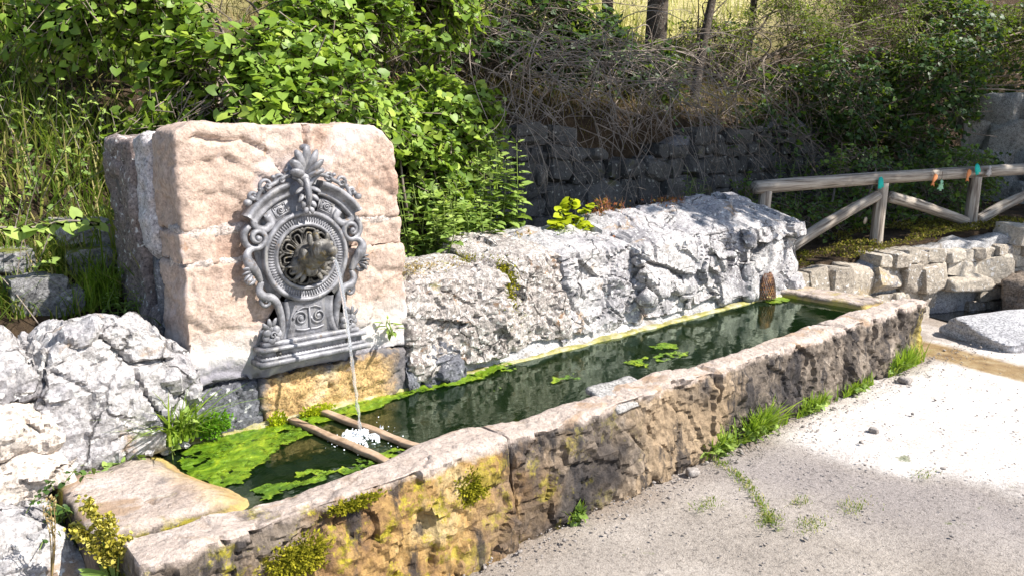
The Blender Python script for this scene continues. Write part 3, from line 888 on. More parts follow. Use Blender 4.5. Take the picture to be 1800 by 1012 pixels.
# ================================================================== stone trough
def build_trough():
    t = thing('stone_trough', 'long mossy stone water trough in front of the rough wall', 'trough', (3.1, 2.65, 0))
    def fwarp(P, U):
        x, y, z = P[:, 0], P[:, 1], P[:, 2].copy()
        # inner edge of the rim dips into the water, unevenly
        w = 0.05 * fbm(np.stack([x * 1.3, 0 * x, 0 * x], 1), 77, 3)
        dip = sstep(2.27 + w, 2.43 + w, y) * sstep(0.30, 0.40, z)
        P[:, 2] = z - 0.105 * dip + 0.018 * fbm(np.stack([x * 2.2, 0 * x, 0 * x + 4], 1), 78, 3) * sstep(0.3, 0.42, z)
        # broken arris, belly on the face
        P[:, 1] = y - 0.035 * (1 - sstep(0, 0.30, z)) * (U[:, 1] < 0) + 0.02 * sstep(0.33, 0.42, z) * (U[:, 1] < 0) * (0.6 + fbm(P * 6, 79, 3))
        return P
    def dm(P, U, n):
        return (0.28 + 0.72 * sstep(0.55, 0.1, n[:, 2])) * (1 - 0.6 * (np.abs(n[:, 0]) > 0.7))
    for k, (a, b) in enumerate([(0.50, 1.86), (1.868, 3.235), (3.243, 4.575), (4.583, 5.76)]):
        sl = slab((a, 2.155, -0.06), (b, 2.43, 0.425), 0.012, 0.014, (0.018, 0.012, 0.008), (3.0, 9, 26), 3 + k, fwarp, chunk=0.024, pit=0.006, dispmask=dm)
        add('front_slab', sl, TROUGH, t, sharp=26)
    def nwarp(P, U):
        x, y, z = P[:, 0], P[:, 1], P[:, 2]
        w = 0.07 * fbm(np.stack([0 * x, y * 2.2, 0 * x], 1), 90, 3) + 0.06 * sstep(2.75, 2.45, y)
        P[:, 2] = z - 0.115 * sstep(0.70 + w, 0.98 + w, x) * sstep(0.25, 0.40, z) - 0.03 * sstep(2.8, 3.1, y) * sstep(0.25, 0.4, z)
        return P
    add('end_slab', slab((0.44, 2.40, -0.06), (1.04, 3.12, 0.42), 0.017, 0.035, (0.016, 0.010, 0.005), (3.0, 9, 26), 12, nwarp, chunk=0.008, dispmask=dm), TROUGH, t)
    add('end_slab', slab((5.44, 2.43, -0.06), (5.76, 3.16, 0.405), 0.018, 0.03, (0.014, 0.008, 0.004), (3, 9, 26), 13, None, chunk=0.01, dispmask=dm), TROUGH, t)
    def bwarp(P, U):
        P[:, 2] += 0.010 * fbm(np.stack([P[:, 0] * 3, 0 * P[:, 0], 0 * P[:, 0]], 1), 91, 3)
        P[:, 1] += 0.018 * fbm(np.stack([P[:, 0] * 2.5, 0 * P[:, 0] + 3, 0 * P[:, 0]], 1), 92, 3)
        return P
    k = Mat('slimy_back_ledge', 0.6, 0.4)
    c = k.ramp(k.noise(10, 5, 0.7), [(0.32, (0.15, 0.14, 0.06)), (0.45, (0.30, 0.275, 0.07)), (0.56, (0.40, 0.365, 0.22)), (0.72, (0.50, 0.47, 0.40))])
    LEDGE = k.done(c, k.bump(k.noise(60, 5, 0.75), 0.9, 0.012))
    add('back_ledge', slab((0.95, 3.083, -0.05), (5.46, 3.2, 0.371), 0.02, 0.015, (0.006, 0.006, 0.003), (3, 11, 30), 15, bwarp), LEDGE, t)
    P, Q = box((0.9, 2.36, -0.02), (5.5, 3.1, 0.10))
    add('trough_bed', slab((0.95, 2.40, -0.06), (5.47, 3.06, 0.13), 0.05, 0.02, (0.05, 0.02, 0), (2.5, 8, 20), 16), BED, t)
    # slate patch let into the rim
    def sw(P, U):
        P[:, 2] += 0.25 * (P[:, 1] - 2.25) - 0.012
        return P
    add('slate_patch', slab((2.50, 2.165, 0.405), (2.80, 2.36, 0.432), 0.015, 0.006, (0.004, 0.003, 0.002), (4, 12, 30), 18, sw), BLUE_SLATE, t)
    return t

BLUE_SLATE = rock_mat('grey_slate', (0.20, 0.19, 0.185), (0.29, 0.28, 0.27), (0.37, 0.36, 0.35), 5, bump=0.5, fine=60)
build_trough()

# two flat bars across the trough under the spout
for (xa, ya, xb, yb, lab) in ((1.372, 3.06, 1.455, 2.37, 'flat weathered bar across the trough, on the mossy side of the splash'),
                              (1.520, 3.06, 1.628, 2.37, 'flat weathered bar across the trough, on the open-water side of the splash')):
    d = np.array([xb - xa, yb - ya, 0]); ln = np.linalg.norm(d); d /= ln
    s = np.array([-d[1], d[0], 0])
    U, Q = boxgrid(24, 3, 2)
    P = np.array([(xa + xb) / 2, (ya + yb) / 2, 0.374]) + U[:, :1] * d * ln / 2 + U[:, 1:2] * s * 0.017 + U[:, 2:] * np.array([0, 0, 0.009])
    P[:, 2] += 0.004 * fbm(P * 9, 5, 3); P[:, 0] += 0.003 * fbm(P * 14, 6, 2)
    tag(add('flat_bar', (P, Q), BAR), lab, 'bar', 'bars across the trough')

# ================================================================== rough wall behind the trough
def topwarp(slope=0.0, lean=0.0, seed=0, dome=0.05):
    def w(P, U):
        P[:, 2] += sstep(-0.2, 1, U[:, 2]) * (slope * U[:, 1] - dome * np.maximum(np.abs(U[:, 0]), np.abs(U[:, 1]) * 0.8) ** 3)
        P[:, 1] += lean * U[:, 2]
        return P
    return w

def build_back_wall():
    t = thing('rubble_wall', 'pale sunlit rubble wall of big rocks along the back of the trough', 'wall', (3.8, 3.4, 0))
    add('mortar_core', slab((1.98, 3.24, -0.05), (5.70, 3.62, 0.86), 0.03, 0.05, (0.03, 0.02, 0.006), (2.5, 8, 26), 30), MORTAR, t)
    A = (0.022, 0.014, 0.008)
    add('mortar_footing', slab((2.02, 3.105, 0.05), (5.72, 3.34, 0.50), 0.022, 0.07, (0.018, 0.012, 0.006), (2.2, 8, 26), 31,
                               lambda P, U: np.stack([P[:, 0], P[:, 1] + 0.10 * sstep(0.30, 0.5, P[:, 2]), P[:, 2]], 1), pit=0.004), MORTAR, t)
    S = [  # x0,x1,y0,y1,z0,z1,material,slope,seed,chunk,pit
        (2.03, 2.66, 3.115, 3.60, 0.40, 0.925, LIME_PIT, 0.02, 41, 0.028, 0.016),
        (2.60, 3.16, 3.150, 3.68, 0.42, 0.985, LIME_PIT, 0.05, 42, 0.025, 0.016),
        (3.10, 3.83, 3.175, 3.70, 0.40, 0.985, LIME, 0.05, 43, 0.035, 0.012),
        (3.80, 4.42, 3.100, 3.66, 0.56, 1.015, LIME, 0.09, 44, 0.055, 0.006),
        (4.36, 5.00, 3.125, 3.68, 0.74, 1.045, LIME, 0.09, 45, 0.060, 0.006),
        (4.94, 5.76, 3.090, 3.70, 0.80, 1.050, LIME, 0.09, 46, 0.045, 0.006),
        (4.28, 4.72, 3.130, 3.60, 0.42, 0.78, LIME, 0.0, 47, 0.05, 0.008),
        (4.68, 5.06, 3.115, 3.60, 0.40, 0.80, LIME, 0.0, 48, 0.045, 0.008),
        (5.02, 5.36, 3.135, 3.60, 0.40, 0.84, LIME, 0.0, 49, 0.045, 0.008),
        (5.33, 5.76, 3.100, 3.60, 0.34, 0.82, LIME, 0.0, 50, 0.045, 0.006),
        (3.86, 4.32, 3.150, 3.60, 0.40, 0.62, LIME, 0.0, 51, 0.035, 0.008),
        (1.97, 2.36, 3.055, 3.45, 0.30, 0.58, BLUE, 0.03, 52, 0.045, 0.0),
    ]
    for (x0, x1, y0, y1, z0, z1, m, sl, sd, ch, pit) in S:
        plan = m is LIME and sd >= 44
        add('stone', slab((x0, y0, z0), (x1, y1, z1), 0.0125, 0.022, (0.014, 0.008, 0.004) if plan else A, (2.6, 8.5, 24), sd, topwarp(sl, 0.03, sd), chunk=ch * (1.35 if plan else 1.1), pit=0 if plan else pit,
                          cs=2.7 if plan else 4.2, dispmask=lambda P, U, n: 0.45 + 0.55 * sstep(0.8, 0.3, n[:, 2])), m, t, sharp=24)
build_back_wall()

# ================================================================== fountain pillar
MORTAR_PK = rock_mat('pinkish_mortar', (0.36, 0.30, 0.27), (0.50, 0.43, 0.39), (0.58, 0.52, 0.48), 6, bump=0.8, fine=80)

def crack(P, pts, depth, width, seed=0):
    """groove along a polyline drawn on the XZ face"""
    q = P[:, [0, 2]] + 0.012 * np.stack([fbm(P * 14, seed, 2), fbm(P * 14, seed + 1, 2)], 1)
    d = np.full(len(P), 9.0)
    for a, b in zip(pts[:-1], pts[1:]):
        a, b = np.array(a), np.array(b)
        t = np.clip(((q - a) @ (b - a)) / ((b - a) @ (b - a)), 0, 1)
        d = np.minimum(d, np.linalg.norm(q - a - t[:, None] * (b - a), axis=1))
    return depth * sstep(width, width * 0.2, d)

def build_pillar():
    t = thing('fountain_pillar', 'tall pink sandstone pillar carrying the cast iron fountain plate', 'pillar', (1.5, 3.6, 0.3))
    add('mortar_core', slab((1.045, 3.17, 0.1), (1.96, 4.08, 1.50), 0.035, 0.03, (0.012, 0.008, 0.004), (3, 9, 26), 60), MORTAR_DK, t)
    def upw(P, U):
        x, z = P[:, 0], P[:, 2]
        # knocked-off shoulders, a shallow flaked hollow on the face
        P[:, 2] -= 0.10 * sstep(1.90, 2.03, x) * sstep(1.3, 1.62, z) + 0.035 * sstep(1.10, 0.98, x) * sstep(1.3, 1.62, z)
        P[:, 0] -= 0.03 * sstep(1.25, 1.6, z) * sstep(1.7, 2.0, x)
        f = (U[:, 1] < -0.99)
        P[:, 1] += f * (crack(P, [(1.53, 1.66), (1.525, 1.58), (1.53, 1.54)], 0.035, 0.014, 5) + crack(P, [(1.06, 1.585), (1.17, 1.57), (1.26, 1.575), (1.34, 1.54), (1.40, 1.49), (1.43, 1.45)], 0.022, 0.013, 8) + crack(P, [(1.88, 1.36), (1.95, 1.33)], 0.012, 0.03, 9))
        ln = 1.50 - 0.16 * np.clip(x - 1.25, 0, 0.2) / 0.2 + 0.03 * fbm(P * 7, 61, 3)
        P[:, 1] += f * 0.016 * sstep(ln + 0.008, ln - 0.008, z) * sstep(1.42, 1.36, x) * sstep(1.05, 1.12, x)
        return P
    fa = (0.010, 0.007, 0.003)
    add('upper_block', slab((0.995, 3.12, 1.215), (2.005, 3.42, 1.640), 0.011, 0.022, fa, (2.5, 8, 24), 62, upw, chunk=0.008), SAND, t)
    add('middle_course', slab((0.985, 3.124, 1.084), (2.005, 3.40, 1.2115), 0.012, 0.008, fa, (2.5, 9, 24), 63, None, chunk=0.010), SAND, t)
    def lw(P, U):
        P[:, 0] -= 0.025 * sstep(1.1, 0.5, P[:, 2]) * (U[:, 0] < 0)
        P[:, 0] += 0.03 * sstep(1.1, 0.6, P[:, 2]) * (U[:, 0] > 0)
        return P
    add('lower_block', slab((0.995, 3.120, 0.58), (2.005, 3.40, 1.08), 0.011, 0.010, fa, (2.5, 8, 24), 64, lw, chunk=0.010), SAND, t)
    add('base_block', slab((0.955, 3.105, 0.28), (1.275, 3.40, 0.565), 0.012, 0.035, (0.012, 0.010, 0.004), (3, 9, 26), 65, None, chunk=0.014), BLUE, t)
    add('base_block', slab((1.265, 3.098, 0.28), (1.985, 3.40, 0.572), 0.012, 0.008, (0.012, 0.012, 0.006), (4, 12, 34), 66, None, chunk=0.012, pit=0.004), TRAV, t)
    add('mortar_joint', slab((1.0, 3.132, 1.19), (1.995, 3.3, 1.235), 0.012, 0.012, (0.008, 0.008, 0.004), (4, 12, 30), 73), MORTAR_PK, t)
    add('mortar_joint', slab((1.0, 3.130, 1.06), (1.5, 3.3, 1.105), 0.012, 0.012, (0.010, 0.008, 0.004), (4, 12, 30), 74), MORTAR_PK, t)
    # left flank: upright slabs and infill stones
    def tw(P, U):
        P[:, 0] += 0.03 * sstep(1.3, 1.0, P[:, 2])
        return P
    add('side_stone', slab((0.965, 3.425, 1.075), (1.45, 3.655, 1.605), 0.013, 0.05, (0.022, 0.010, 0.004), (3.5, 9, 26), 67, tw, chunk=0.01), PALE_UP, t)
    add('side_stone', slab((0.985, 3.69, 0.55), (1.55, 4.15, 1.585), 0.016, 0.04, (0.018, 0.010, 0.004), (3, 9, 26), 68, None, chunk=0.01), SAND_SIDE, t)
    add('side_stone', slab((1.005, 3.44, 0.86), (1.4, 3.58, 1.06), 0.013, 0.04, (0.016, 0.008, 0.004), (4, 9, 26), 69, lambda P, U: np.stack([P[:, 0], P[:, 1] + 0.05 * U[:, 1] * -sstep(-1, 1, U[:, 2]), P[:, 2]], 1)), OCHRE_ST, t)
    add('side_stone', slab((1.00, 3.46, 0.60), (1.4, 3.68, 0.83), 0.015, 0.04, (0.016, 0.008, 0.004), (4, 9, 26), 70), SAND_SIDE, t)
    add('side_stone', slab((0.965, 3.44, 0.30), (1.5, 3.98, 0.575), 0.018, 0.04, (0.016, 0.008, 0.004), (3, 9, 26), 71), SAND_SIDE, t)
    add('side_stone', slab((0.975, 3.40, 0.62), (1.3, 3.45, 1.07), 0.016, 0.02, (0.010, 0.006, 0.003), (4, 9, 26), 72), MORTAR_DK, t)
build_pillar()

# ================================================================== boulder wall left of the pillar
def build_boulder_wall():
    t = thing('boulder_wall', 'low wall of rough whitish boulders at the pillar foot beside the trough end', 'wall', (0.5, 3.1, 0))
    A = (0.022, 0.015, 0.009)
    S = [  # x0,x1,y0,y1,z0,z1,seed,mat
        (0.44, 0.905, 3.00, 3.50, 0.40, 0.905, 80, LIME),
        (0.28, 0.435, 3.02, 3.42, 0.70, 0.885, 81, LIME),
        (0.20, 0.46, 2.95, 3.40, 0.52, 0.72, 82, SANDY_LIME),
        (0.24, 0.50, 2.90, 3.35, 0.36, 0.54, 83, SANDY_LIME),
        (0.86, 0.985, 3.02, 3.36, 0.52, 0.76, 84, LIME),
        (0.80, 0.955, 3.03, 3.36, 0.36, 0.56, 85, LIME),
        (0.05, 0.43, 2.62, 3.10, -0.05, 0.40, 86, LIME),
        (-0.35, 0.12, 2.55, 3.15, -0.05, 0.60, 87, LIME),
        (-0.35, 0.24, 2.95, 3.50, 0.30, 0.88, 88, LIME),
        (0.46, 0.80, 3.02, 3.3, 0.30, 0.44, 89, MORTAR),
    ]
    for (x0, x1, y0, y1, z0, z1, sd, m) in S:
        big = sd == 80
        def w(P, U, big=big, sd=sd):
            P[:, 2] -= 0.09 * sstep(0.2, 1, U[:, 2]) * np.abs(U[:, 0]) ** 2
            P[:, 0] += 0.02 * fbm(P * 3, sd, 2)
            P[:, 1] += 0.06 * sstep(0.1, 1, U[:, 2]) * (U[:, 1] < 0)
            return P
        add('stone', slab((x0, y0, z0), (x1, y1, z1), 0.011 if big else 0.014, 0.05 if big else 0.03, A, (3, 8.5, 24), sd, w, chunk=0.05 if big else 0.03, pit=0.0, cs=3.2 if big else 4.5), m, t, sharp=24)
SANDY_LIME = rock_mat('warm_limestone', (0.34, 0.29, 0.26), (0.50, 0.44, 0.39), (0.62, 0.56, 0.50), 4, blot=[((0.25, 0.22, 0.22), 4, 0.63)], bump=0.6, fine=50)
build_boulder_wall()

# ================================================================== walls built stone by stone
def stone_lib(n, count, seed, planes=9, amp=0.03, fine=0.012, p=140):
    out = []
    for k in range(count):
        V, Q = rock((1, 1, 1), seed + k, n=n, planes=planes, p=p, amp=amp, fine=fine, cut=(0.70, 0.95), freq=1.2)
        me = np_mesh('stone', V, [Q])
        me.set_sharp_from_angle(angle=math.radians(20))
        out.append(me)
    return out

def pack(s0, s1, z0, top, rg, rh=(0.12, 0.24)):
    cells_ = []
    z = z0
    row = 0
    while z < max(top(s0), top((s0 + s1) / 2), top(s1)):
        h = rg.uniform(*rh)
        s = s0 - rg.uniform(0, 0.15)
        while s < s1:
            w = h * rg.uniform(0.75, 1.9)
            zc = z + h / 2 + rg.uniform(-0.02, 0.02)
            tp = top(s + w / 2)
            if zc + h * 0.25 < tp:
                hh = min(h, (tp - z) * 1.02)
                if rg.random() < 0.16 and h > 0.16:   # two thin ones instead of a thick one
                    f = rg.uniform(0.4, 0.6)
                    cells_.append((s + w / 2, z + hh * f / 2, w, hh * f))
                    cells_.append((s + w / 2, z + hh * (f + 1) / 2, w * 0.97, hh * (1 - f)))
                else:
                    cells_.append((s + w / 2, z + hh / 2 + rg.uniform(-0.012, 0.012), w, hh))
            s += w
        z += h
        row += 1
    return cells_

def stone_wall(name, label, A, B, z0, top, lib, mat, core, seed, depth=0.3, rh=(0.12, 0.24), grow=1.06, skip=None):
    rg = np.random.default_rng(seed)
    A, B = np.array(A), np.array(B)
    d = B - A; L = np.linalg.norm(d); d = d / L
    nrm = np.array([d[1], -d[0]])            # towards the viewer's side
    ang = math.atan2(d[1], d[0])
    t = thing(name, label, 'wall', (*((A + B) / 2), 0))
    for (s, z, w, h) in pack(0, L, z0, top, rg, rh):
        if skip and skip(s, z): continue
        c = A + d * s - nrm * (depth * 0.42 - rg.uniform(0, 0.05))
        me = lib[rg.integers(len(lib))]
        fl = rg.integers(0, 2) * PI
        link('stone', me, mat, t, (c[0], c[1], z), (rg.normal() * 0.10 + rg.integers(0, 2) * PI, rg.normal() * 0.10 + fl, ang + rg.normal() * 0.12),
             (w * grow, depth * rg.uniform(0.9, 1.1), h * grow))
    # recessed core
    n = 60
    mb = MB()
    U, Q = boxgrid(n, 3, 6)
    s = (U[:, 0] + 1) / 2 * L
    tz = np.array([top(x) for x in s]) - 0.07
    zz = z0 + (U[:, 2] + 1) / 2 * (tz - z0)
    off = depth * 0.42 + U[:, 1] * depth * 0.30
    P = np.stack([A[0] + d[0] * s - nrm[0] * off, A[1] + d[1] * s - nrm[1] * off, zz], 1)
    P += 0.03 * np.stack([fbm(P * 6, seed, 3)] * 3, 1)
    add('wall_core', (P, Q), core, t)
    return t

# shaded dry stone wall at the back
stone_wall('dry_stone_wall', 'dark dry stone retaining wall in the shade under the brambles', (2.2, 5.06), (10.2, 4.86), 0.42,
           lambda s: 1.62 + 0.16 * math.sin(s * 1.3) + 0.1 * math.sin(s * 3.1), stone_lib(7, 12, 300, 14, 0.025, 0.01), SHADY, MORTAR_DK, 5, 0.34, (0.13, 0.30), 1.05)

# low mortared wall at the far end of the trough, with an arched drain at its foot
def end_top(s):
    return np.interp(s, [0, 0.5, 0.95, 1.4, 1.9, 2.6, 3.5, 4.6], [0.50, 0.495, 0.565, 0.645, 0.715, 0.745, 0.80, 0.85])
EW = stone_wall('rubble_retaining_wall', 'low buff rubble wall under the log fence beyond the trough', (5.78, 3.207), (9.9, 1.695), -0.06, end_top,
                stone_lib(11, 10, 340, 14, 0.03, 0.014), ENDW, MORTAR, 8, 0.30, (0.10, 0.25), 1.10, skip=lambda s, z: 1.62 < s < 2.12 and z < 0.22)

# ================================================================== cast iron fountain plate
PX0, PY0, PZ0 = 1.497, 3.118, 1.08      # centre of the ring on the pillar's face
def L(u, v, w):
    """plate coordinates (right, up, out of the wall) -> world"""
    u, v, w = np.broadcast_arrays(np.asarray(u, float), np.asarray(v, float), np.asarray(w, float))
    return np.stack([PX0 + u, PY0 - w, PZ0 + v], -1)

def spiral(cu, cv, r0, turns, start, w0=0.03, w1=0.04, hand=1, n=34, shrink=0.15):
    t = np.linspace(0, 1, n)
    a = start + hand * turns * 2 * PI * t
    r = r0 * (1 - (1 - shrink) * t)
    return L(cu + r * np.cos(a), cv + r * np.sin(a), w0 + (w1 - w0) * t)

def lstroke(pts, n=8):
    """smooth stroke through (u, v, w) control points"""
    c = curve_pts(pts, n)
    return L(c[:, 0], c[:, 1], c[:, 2])

def sweep_profile(path_uv, normals_uv, prof):
    """prof: (offset along the in-plane normal, height) pairs"""
    n, m = len(path_uv), len(prof)
    V = []
    for (pu, pv), (nu, nv) in zip(path_uv, normals_uv):
        for (o, h) in prof:
            V.append((pu + nu * o, pv + nv * o, h))
    V = np.array(V)
    i = np.arange(n - 1)[:, None] * m + np.arange(m - 1)[None]
    Q = np.stack([i, i + m, i + m + 1, i + 1], -1).reshape(-1, 4)
    W = L(V[:, 0], V[:, 1], V[:, 2])
    c1 = [list(range(m))[::-1]]; c2 = [list(range((n - 1) * m, n * m))]
    return W, Q, np.array(c1), np.array(c2)

def palm_lobe(u0, v0, ang, ln, wd, w0, lift, curl=0.0):
    """a rounded, ridged leaf lobe that rises and curls over at its tip"""
    t = np.linspace(0, 1, 9)
    a = ang + curl * t ** 2
    du = np.cumsum(np.cos(a)) / len(t) * ln
    dv = np.cumsum(np.sin(a)) / len(t) * ln
    P = L(u0 + du, v0 + dv, w0 + lift * np.sin(t * PI * 0.62))
    r = wd * (0.35 + 0.65 * np.sin(np.clip(t * 0.95 + 0.05, 0, 1) * PI) ** 0.7)
    r[-1] = wd * 0.25
    return tube(P, r, 7, flat=(1.0, 0.55), twist0=[1, 0, 0.3])

def build_plate():
    t = thing('fountain_plate', 'ornate grey cast iron wall fountain plate with ring and animal head spout', 'fountain', (PX0, PY0 - 0.03, PZ0 - 0.43))
    # backing silhouette
    pts = [(-.235, -.36), (-.215, -.30), (-.15, -.27), (-.125, -.21), (-.17, -.16), (-.20, -.08), (-.215, 0.0), (-.225, .10), (-.20, .17), (-.215, .225), (-.13, .30), (-.07, .33), (-.05, .40), (0, .44)]
    pts = pts + [(-u, v) for (u, v) in pts[::-1][1:]]
    c = np.array(pts)
    n = len(c)
    V = np.concatenate([L(c[:, 0], c[:, 1], -0.006), L(c[:, 0], c[:, 1], 0.012), L([0], [0], [0.012])])
    k = np.arange(n); k2 = (k + 1) % n
    add('backing', (V, np.stack([k2, k, k + n, k2 + n], 1), np.stack([k + n, k2 + n, np.full(n, 2 * n)], 1)[:, ::-1]), IRON, t, smooth=False)
    # ring: lathe
    prof = [(.197, .008), (.197, .040), (.190, .047), (.181, .047), (.176, .040), (.174, .034), (.147, .034), (.144, .042), (.136, .044), (.130, .038), (.128, .008)]
    m = 96
    a = np.arange(m) / m * 2 * PI
    R = np.array(prof)
    V = np.concatenate([L(R[j, 0] * np.cos(a), R[j, 0] * np.sin(a), R[j, 1]) for j in range(len(R))])
    Q = []
    for j in range(len(R) - 1):
        kk = np.arange(m)
        Q.append(np.stack([j * m + kk, j * m + (kk + 1) % m, (j + 1) * m + (kk + 1) % m, (j + 1) * m + kk], 1))
    ring = add('ring', (V, np.concatenate(Q)), IRON, t)
    mb = MB()
    for j in range(84):
        b = j / 84 * 2 * PI
        mb.add(*tube(L([.149 * math.cos(b), .172 * math.cos(b)], [.149 * math.sin(b), .172 * math.sin(b)], [.0345, .0345]), .0034, 5))
    add('fluting', mb, IRON, ring)
    # dark grille inside the ring
    mb = MB()
    a = np.arange(40) / 40 * 2 * PI
    V = np.concatenate([L(.134 * np.cos(a), .134 * np.sin(a), 0.0135), L([0], [0], [0.0135])])
    k = np.arange(40)
    gr = add('grille', (V, np.stack([k, (k + 1) % 40, np.full(40, 40)], 1)[:, ::-1]), VOID_SHADE, t)  # black disc painted as the dark recess behind the petals
    for j in range(10):
        b = j / 10 * 2 * PI + 0.12
        ca, sa = math.cos(b), math.sin(b)
        mb = MB()
        for sg in (-1, 1):
            uv = [(0.028, 0.004 * sg), (0.06, 0.017 * sg), (0.092, 0.030 * sg), (0.118, 0.021 * sg), (0.122, 0.0)]
            mb.add(*tube(lstroke([(p * ca - q * sa, p * sa + q * ca, 0.030) for p, q in uv], 5), 0.0062, 6))
            uv = [(0.05, 0.006 * sg), (0.078, 0.012 * sg), (0.098, 0.010 * sg), (0.102, 0.0)]
            mb.add(*tube(lstroke([(p * ca - q * sa, p * sa + q * ca, 0.028) for p, q in uv], 4), 0.0042, 5))
        mb.add(*ellipsoid(L(.118 * math.cos(b + .314), .118 * math.sin(b + .314), 0.028), (.010, .008, .010), 4))
        add('petal', mb, IRON_DK, gr)
    # animal head spout
    mb = MB()
    def e(u, v, w, su, sv, sw): mb.add(*ellipsoid(L(u * 1.1, v * 1.2 + .004, w * .84 - .002), (su * 1.08, sw * .9, sv * 1.14), 8))
    e(0, -.01, .05, .060, .062, .05); e(0, .0, .10, .046, .050, .06); e(.006, .014, .150, .040, .043, .050)      # collar and neck
    e(.012, .030, .185, .042, .040, .045)                                                                       # skull
    e(.022, .032, .222, .029, .022, .036); e(.028, .030, .252, .024, .019, .018)                                # muzzle, nose
    e(.022, .002, .212, .022, .012, .032)                                                                       # lower jaw
    for sg in (-1, 1):
        e(.012 + .026 * sg, .052, .205, .014, .011, .016)        # brow
        e(.008 + .036 * sg, .066, .165, .011, .024, .014)        # ear
        e(.004 + .048 * sg, .010, .130, .020, .034, .030)        # mane
        e(.0 + .055 * sg, -.03, .07, .022, .036, .03)
        e(.022 + .020 * sg, .022, .225, .013, .014, .022)        # cheek
    e(.004, .072, .140, .014, .022, .026); e(0, -.052, .08, .03, .024, .035)
    hd = add('animal_head', mb, IRON_DK, t)
    rm = hd.modifiers.new('fuse', 'REMESH'); rm.mode = 'VOXEL'; rm.voxel_size = 0.0042; rm.use_smooth_shade = True
    sm = hd.modifiers.new('soften', 'SMOOTH'); sm.iterations = 2
    sp = MB()
    sp.add(*tube(L([.024, .030], [.014, .004], [.16, .222]), .0095, 10))
    add('spout_pipe', sp, IRON_DK, hd)
    wing = MB()   # drooping leaf wings under the head
    for sg in (-1, 1):
        for q in range(4):
            wing.add(*palm_lobe(.012 * sg, -.02, -PI / 2 + sg * (0.35 + 0.33 * q), .095, .013, .035, .035, curl=.25 * sg))
    add('mane_leaves', wing, IRON_DK, hd)
    # broken arched pediment
    for sg in (-1, 1):
        b = np.linspace(1.33, 0.62, 18)
        R0 = 0.320
        c = np.stack([sg * R0 * np.cos(b) * 0.98, R0 * np.sin(b) + 0.0], 1)
        nn = np.stack([sg * np.cos(b), np.sin(b)], 1)
        prof = [(-.052, .004), (-.052, .040), (-.040, .046), (-.034, .040), (-.020, .052), (-.010, .066), (-.004, .070), (.008, .070), (.012, .060), (.012, .004)]
        add('arched_cornice', sweep_profile(c, nn, prof), IRON, t)
        # panel between cornice and ring, with a rosette
        b = np.linspace(1.27, 0.80, 10)
        V = np.concatenate([L(sg * r_ * np.cos(b), r_ * np.sin(b), w_) for r_, w_ in ((.196, .006), (.196, .030), (.262, .030), (.262, .006))])
        i = np.arange(3)[:, None] * 10 + np.arange(9)[None]
        pn = add('panel', (V, np.stack([i, i + 1, i + 11, i + 10], -1).reshape(-1, 4)), IRON, t, smooth=False)
        mb = MB()
        cu, cv = sg * .106, .206
        for (x0, y0, x1, y1) in ((-.03, -.022, .03, -.022), (-.03, .022, .03, .022), (-.03, -.022, -.03, .022), (.03, -.022, .03, .022)):
            th = sg * -0.46
            R2 = lambda x, y: (cu + x * math.cos(th) - y * math.sin(th), cv + x * math.sin(th) + y * math.cos(th))
            p, q = R2(x0, y0), R2(x1, y1)
            mb.add(*tube(L([p[0], q[0]], [p[1], q[1]], [.031, .031]), .0034, 5))
        mb.add(*tube(spiral(cu, cv, .016, 1.6, 0, .032, .036, sg, 26, 0.1), .0040, 5))
        for (x0, y0) in ((-.022, -.015), (.022, .015), (-.022, .015), (.022, -.015)):
            p = R2(x0, y0); mb.add(*ellipsoid(L(p[0], p[1], .031), (.005, .004, .005), 3))
        add('rosette', mb, IRON, pn)
        # hooked scroll under the cornice end, then the big side volute
        mb = MB()
        mb.add(*tube(lstroke([(sg * .165, .185, .028), (sg * .150, .155, .03), (sg * .178, .130, .034), (sg * .215, .140, .036), (sg * .226, .170, .034), (sg * .212, .186, .03)], 6), np.linspace(.011, .009, 31), 7, flat=(1.7, 1)))
        P = spiral(sg * .218, .098, .056, 1.75, PI / 2 + (0.5 if sg < 0 else -0.5), .022, .058, 1 if sg < 0 else -1, 50, 0.08)
        mb.add(*tube(P, np.linspace(.0165, .0055, 50), 7, flat=(1.0, 1.25)))
        mb.add(*ellipsoid(L(sg * .218, .098, .05), (.012, .014, .012), 4))
        add('volute', mb, IRON, t)
        # side acanthus: upper horn, shell curl, tail
        mb = MB()
        mb.add(*tube(lstroke([(sg * .212, .050, .03), (sg * .250, .052, .04), (sg * .268, .025, .045), (sg * .255, -.010, .045), (sg * .230, -.045, .04), (sg * .212, -.085, .035)], 7), np.interp(np.linspace(0, 1, 36), [0, .3, .6, 1], [.008, .017, .026, .013]), 8, flat=(1.0, .8)))
        for q in range(4):
            mb.add(*palm_lobe(sg * .240, -.045, (PI if sg < 0 else 0) + sg * (-.55 + .42 * q) * 1.0, .060, .012, .032, .026, curl=-.9 * sg))
        mb.add(*tube(spiral(sg * .262, -.070, .022, 1.2, (0 if sg < 0 else PI), .035, .05, -1 if sg < 0 else 1, 24, .15), np.linspace(.011, .005, 24), 6))
        add('side_acanthus', mb, IRON, t)
        # lower S scroll running into the pedestal
        mb = MB()
        mb.add(*tube(lstroke([(sg * .210, -.085, .035), (sg * .222, -.120, .038), (sg * .205, -.150, .04), (sg * .172, -.160, .04), (sg * .148, -.190, .038), (sg * .132, -.245, .034), (sg * .128, -.300, .03), (sg * .140, -.345, .03)], 6), np.interp(np.linspace(0, 1, 43), [0, .3, .6, 1], [.012, .019, .017, .011]), 8, flat=(1.1, .9)))
        mb.add(*tube(spiral(sg * .196, -.172, .026, 1.3, PI / 2, .034, .05, 1 if sg < 0 else -1, 26, .12), np.linspace(.012, .005, 26), 6))
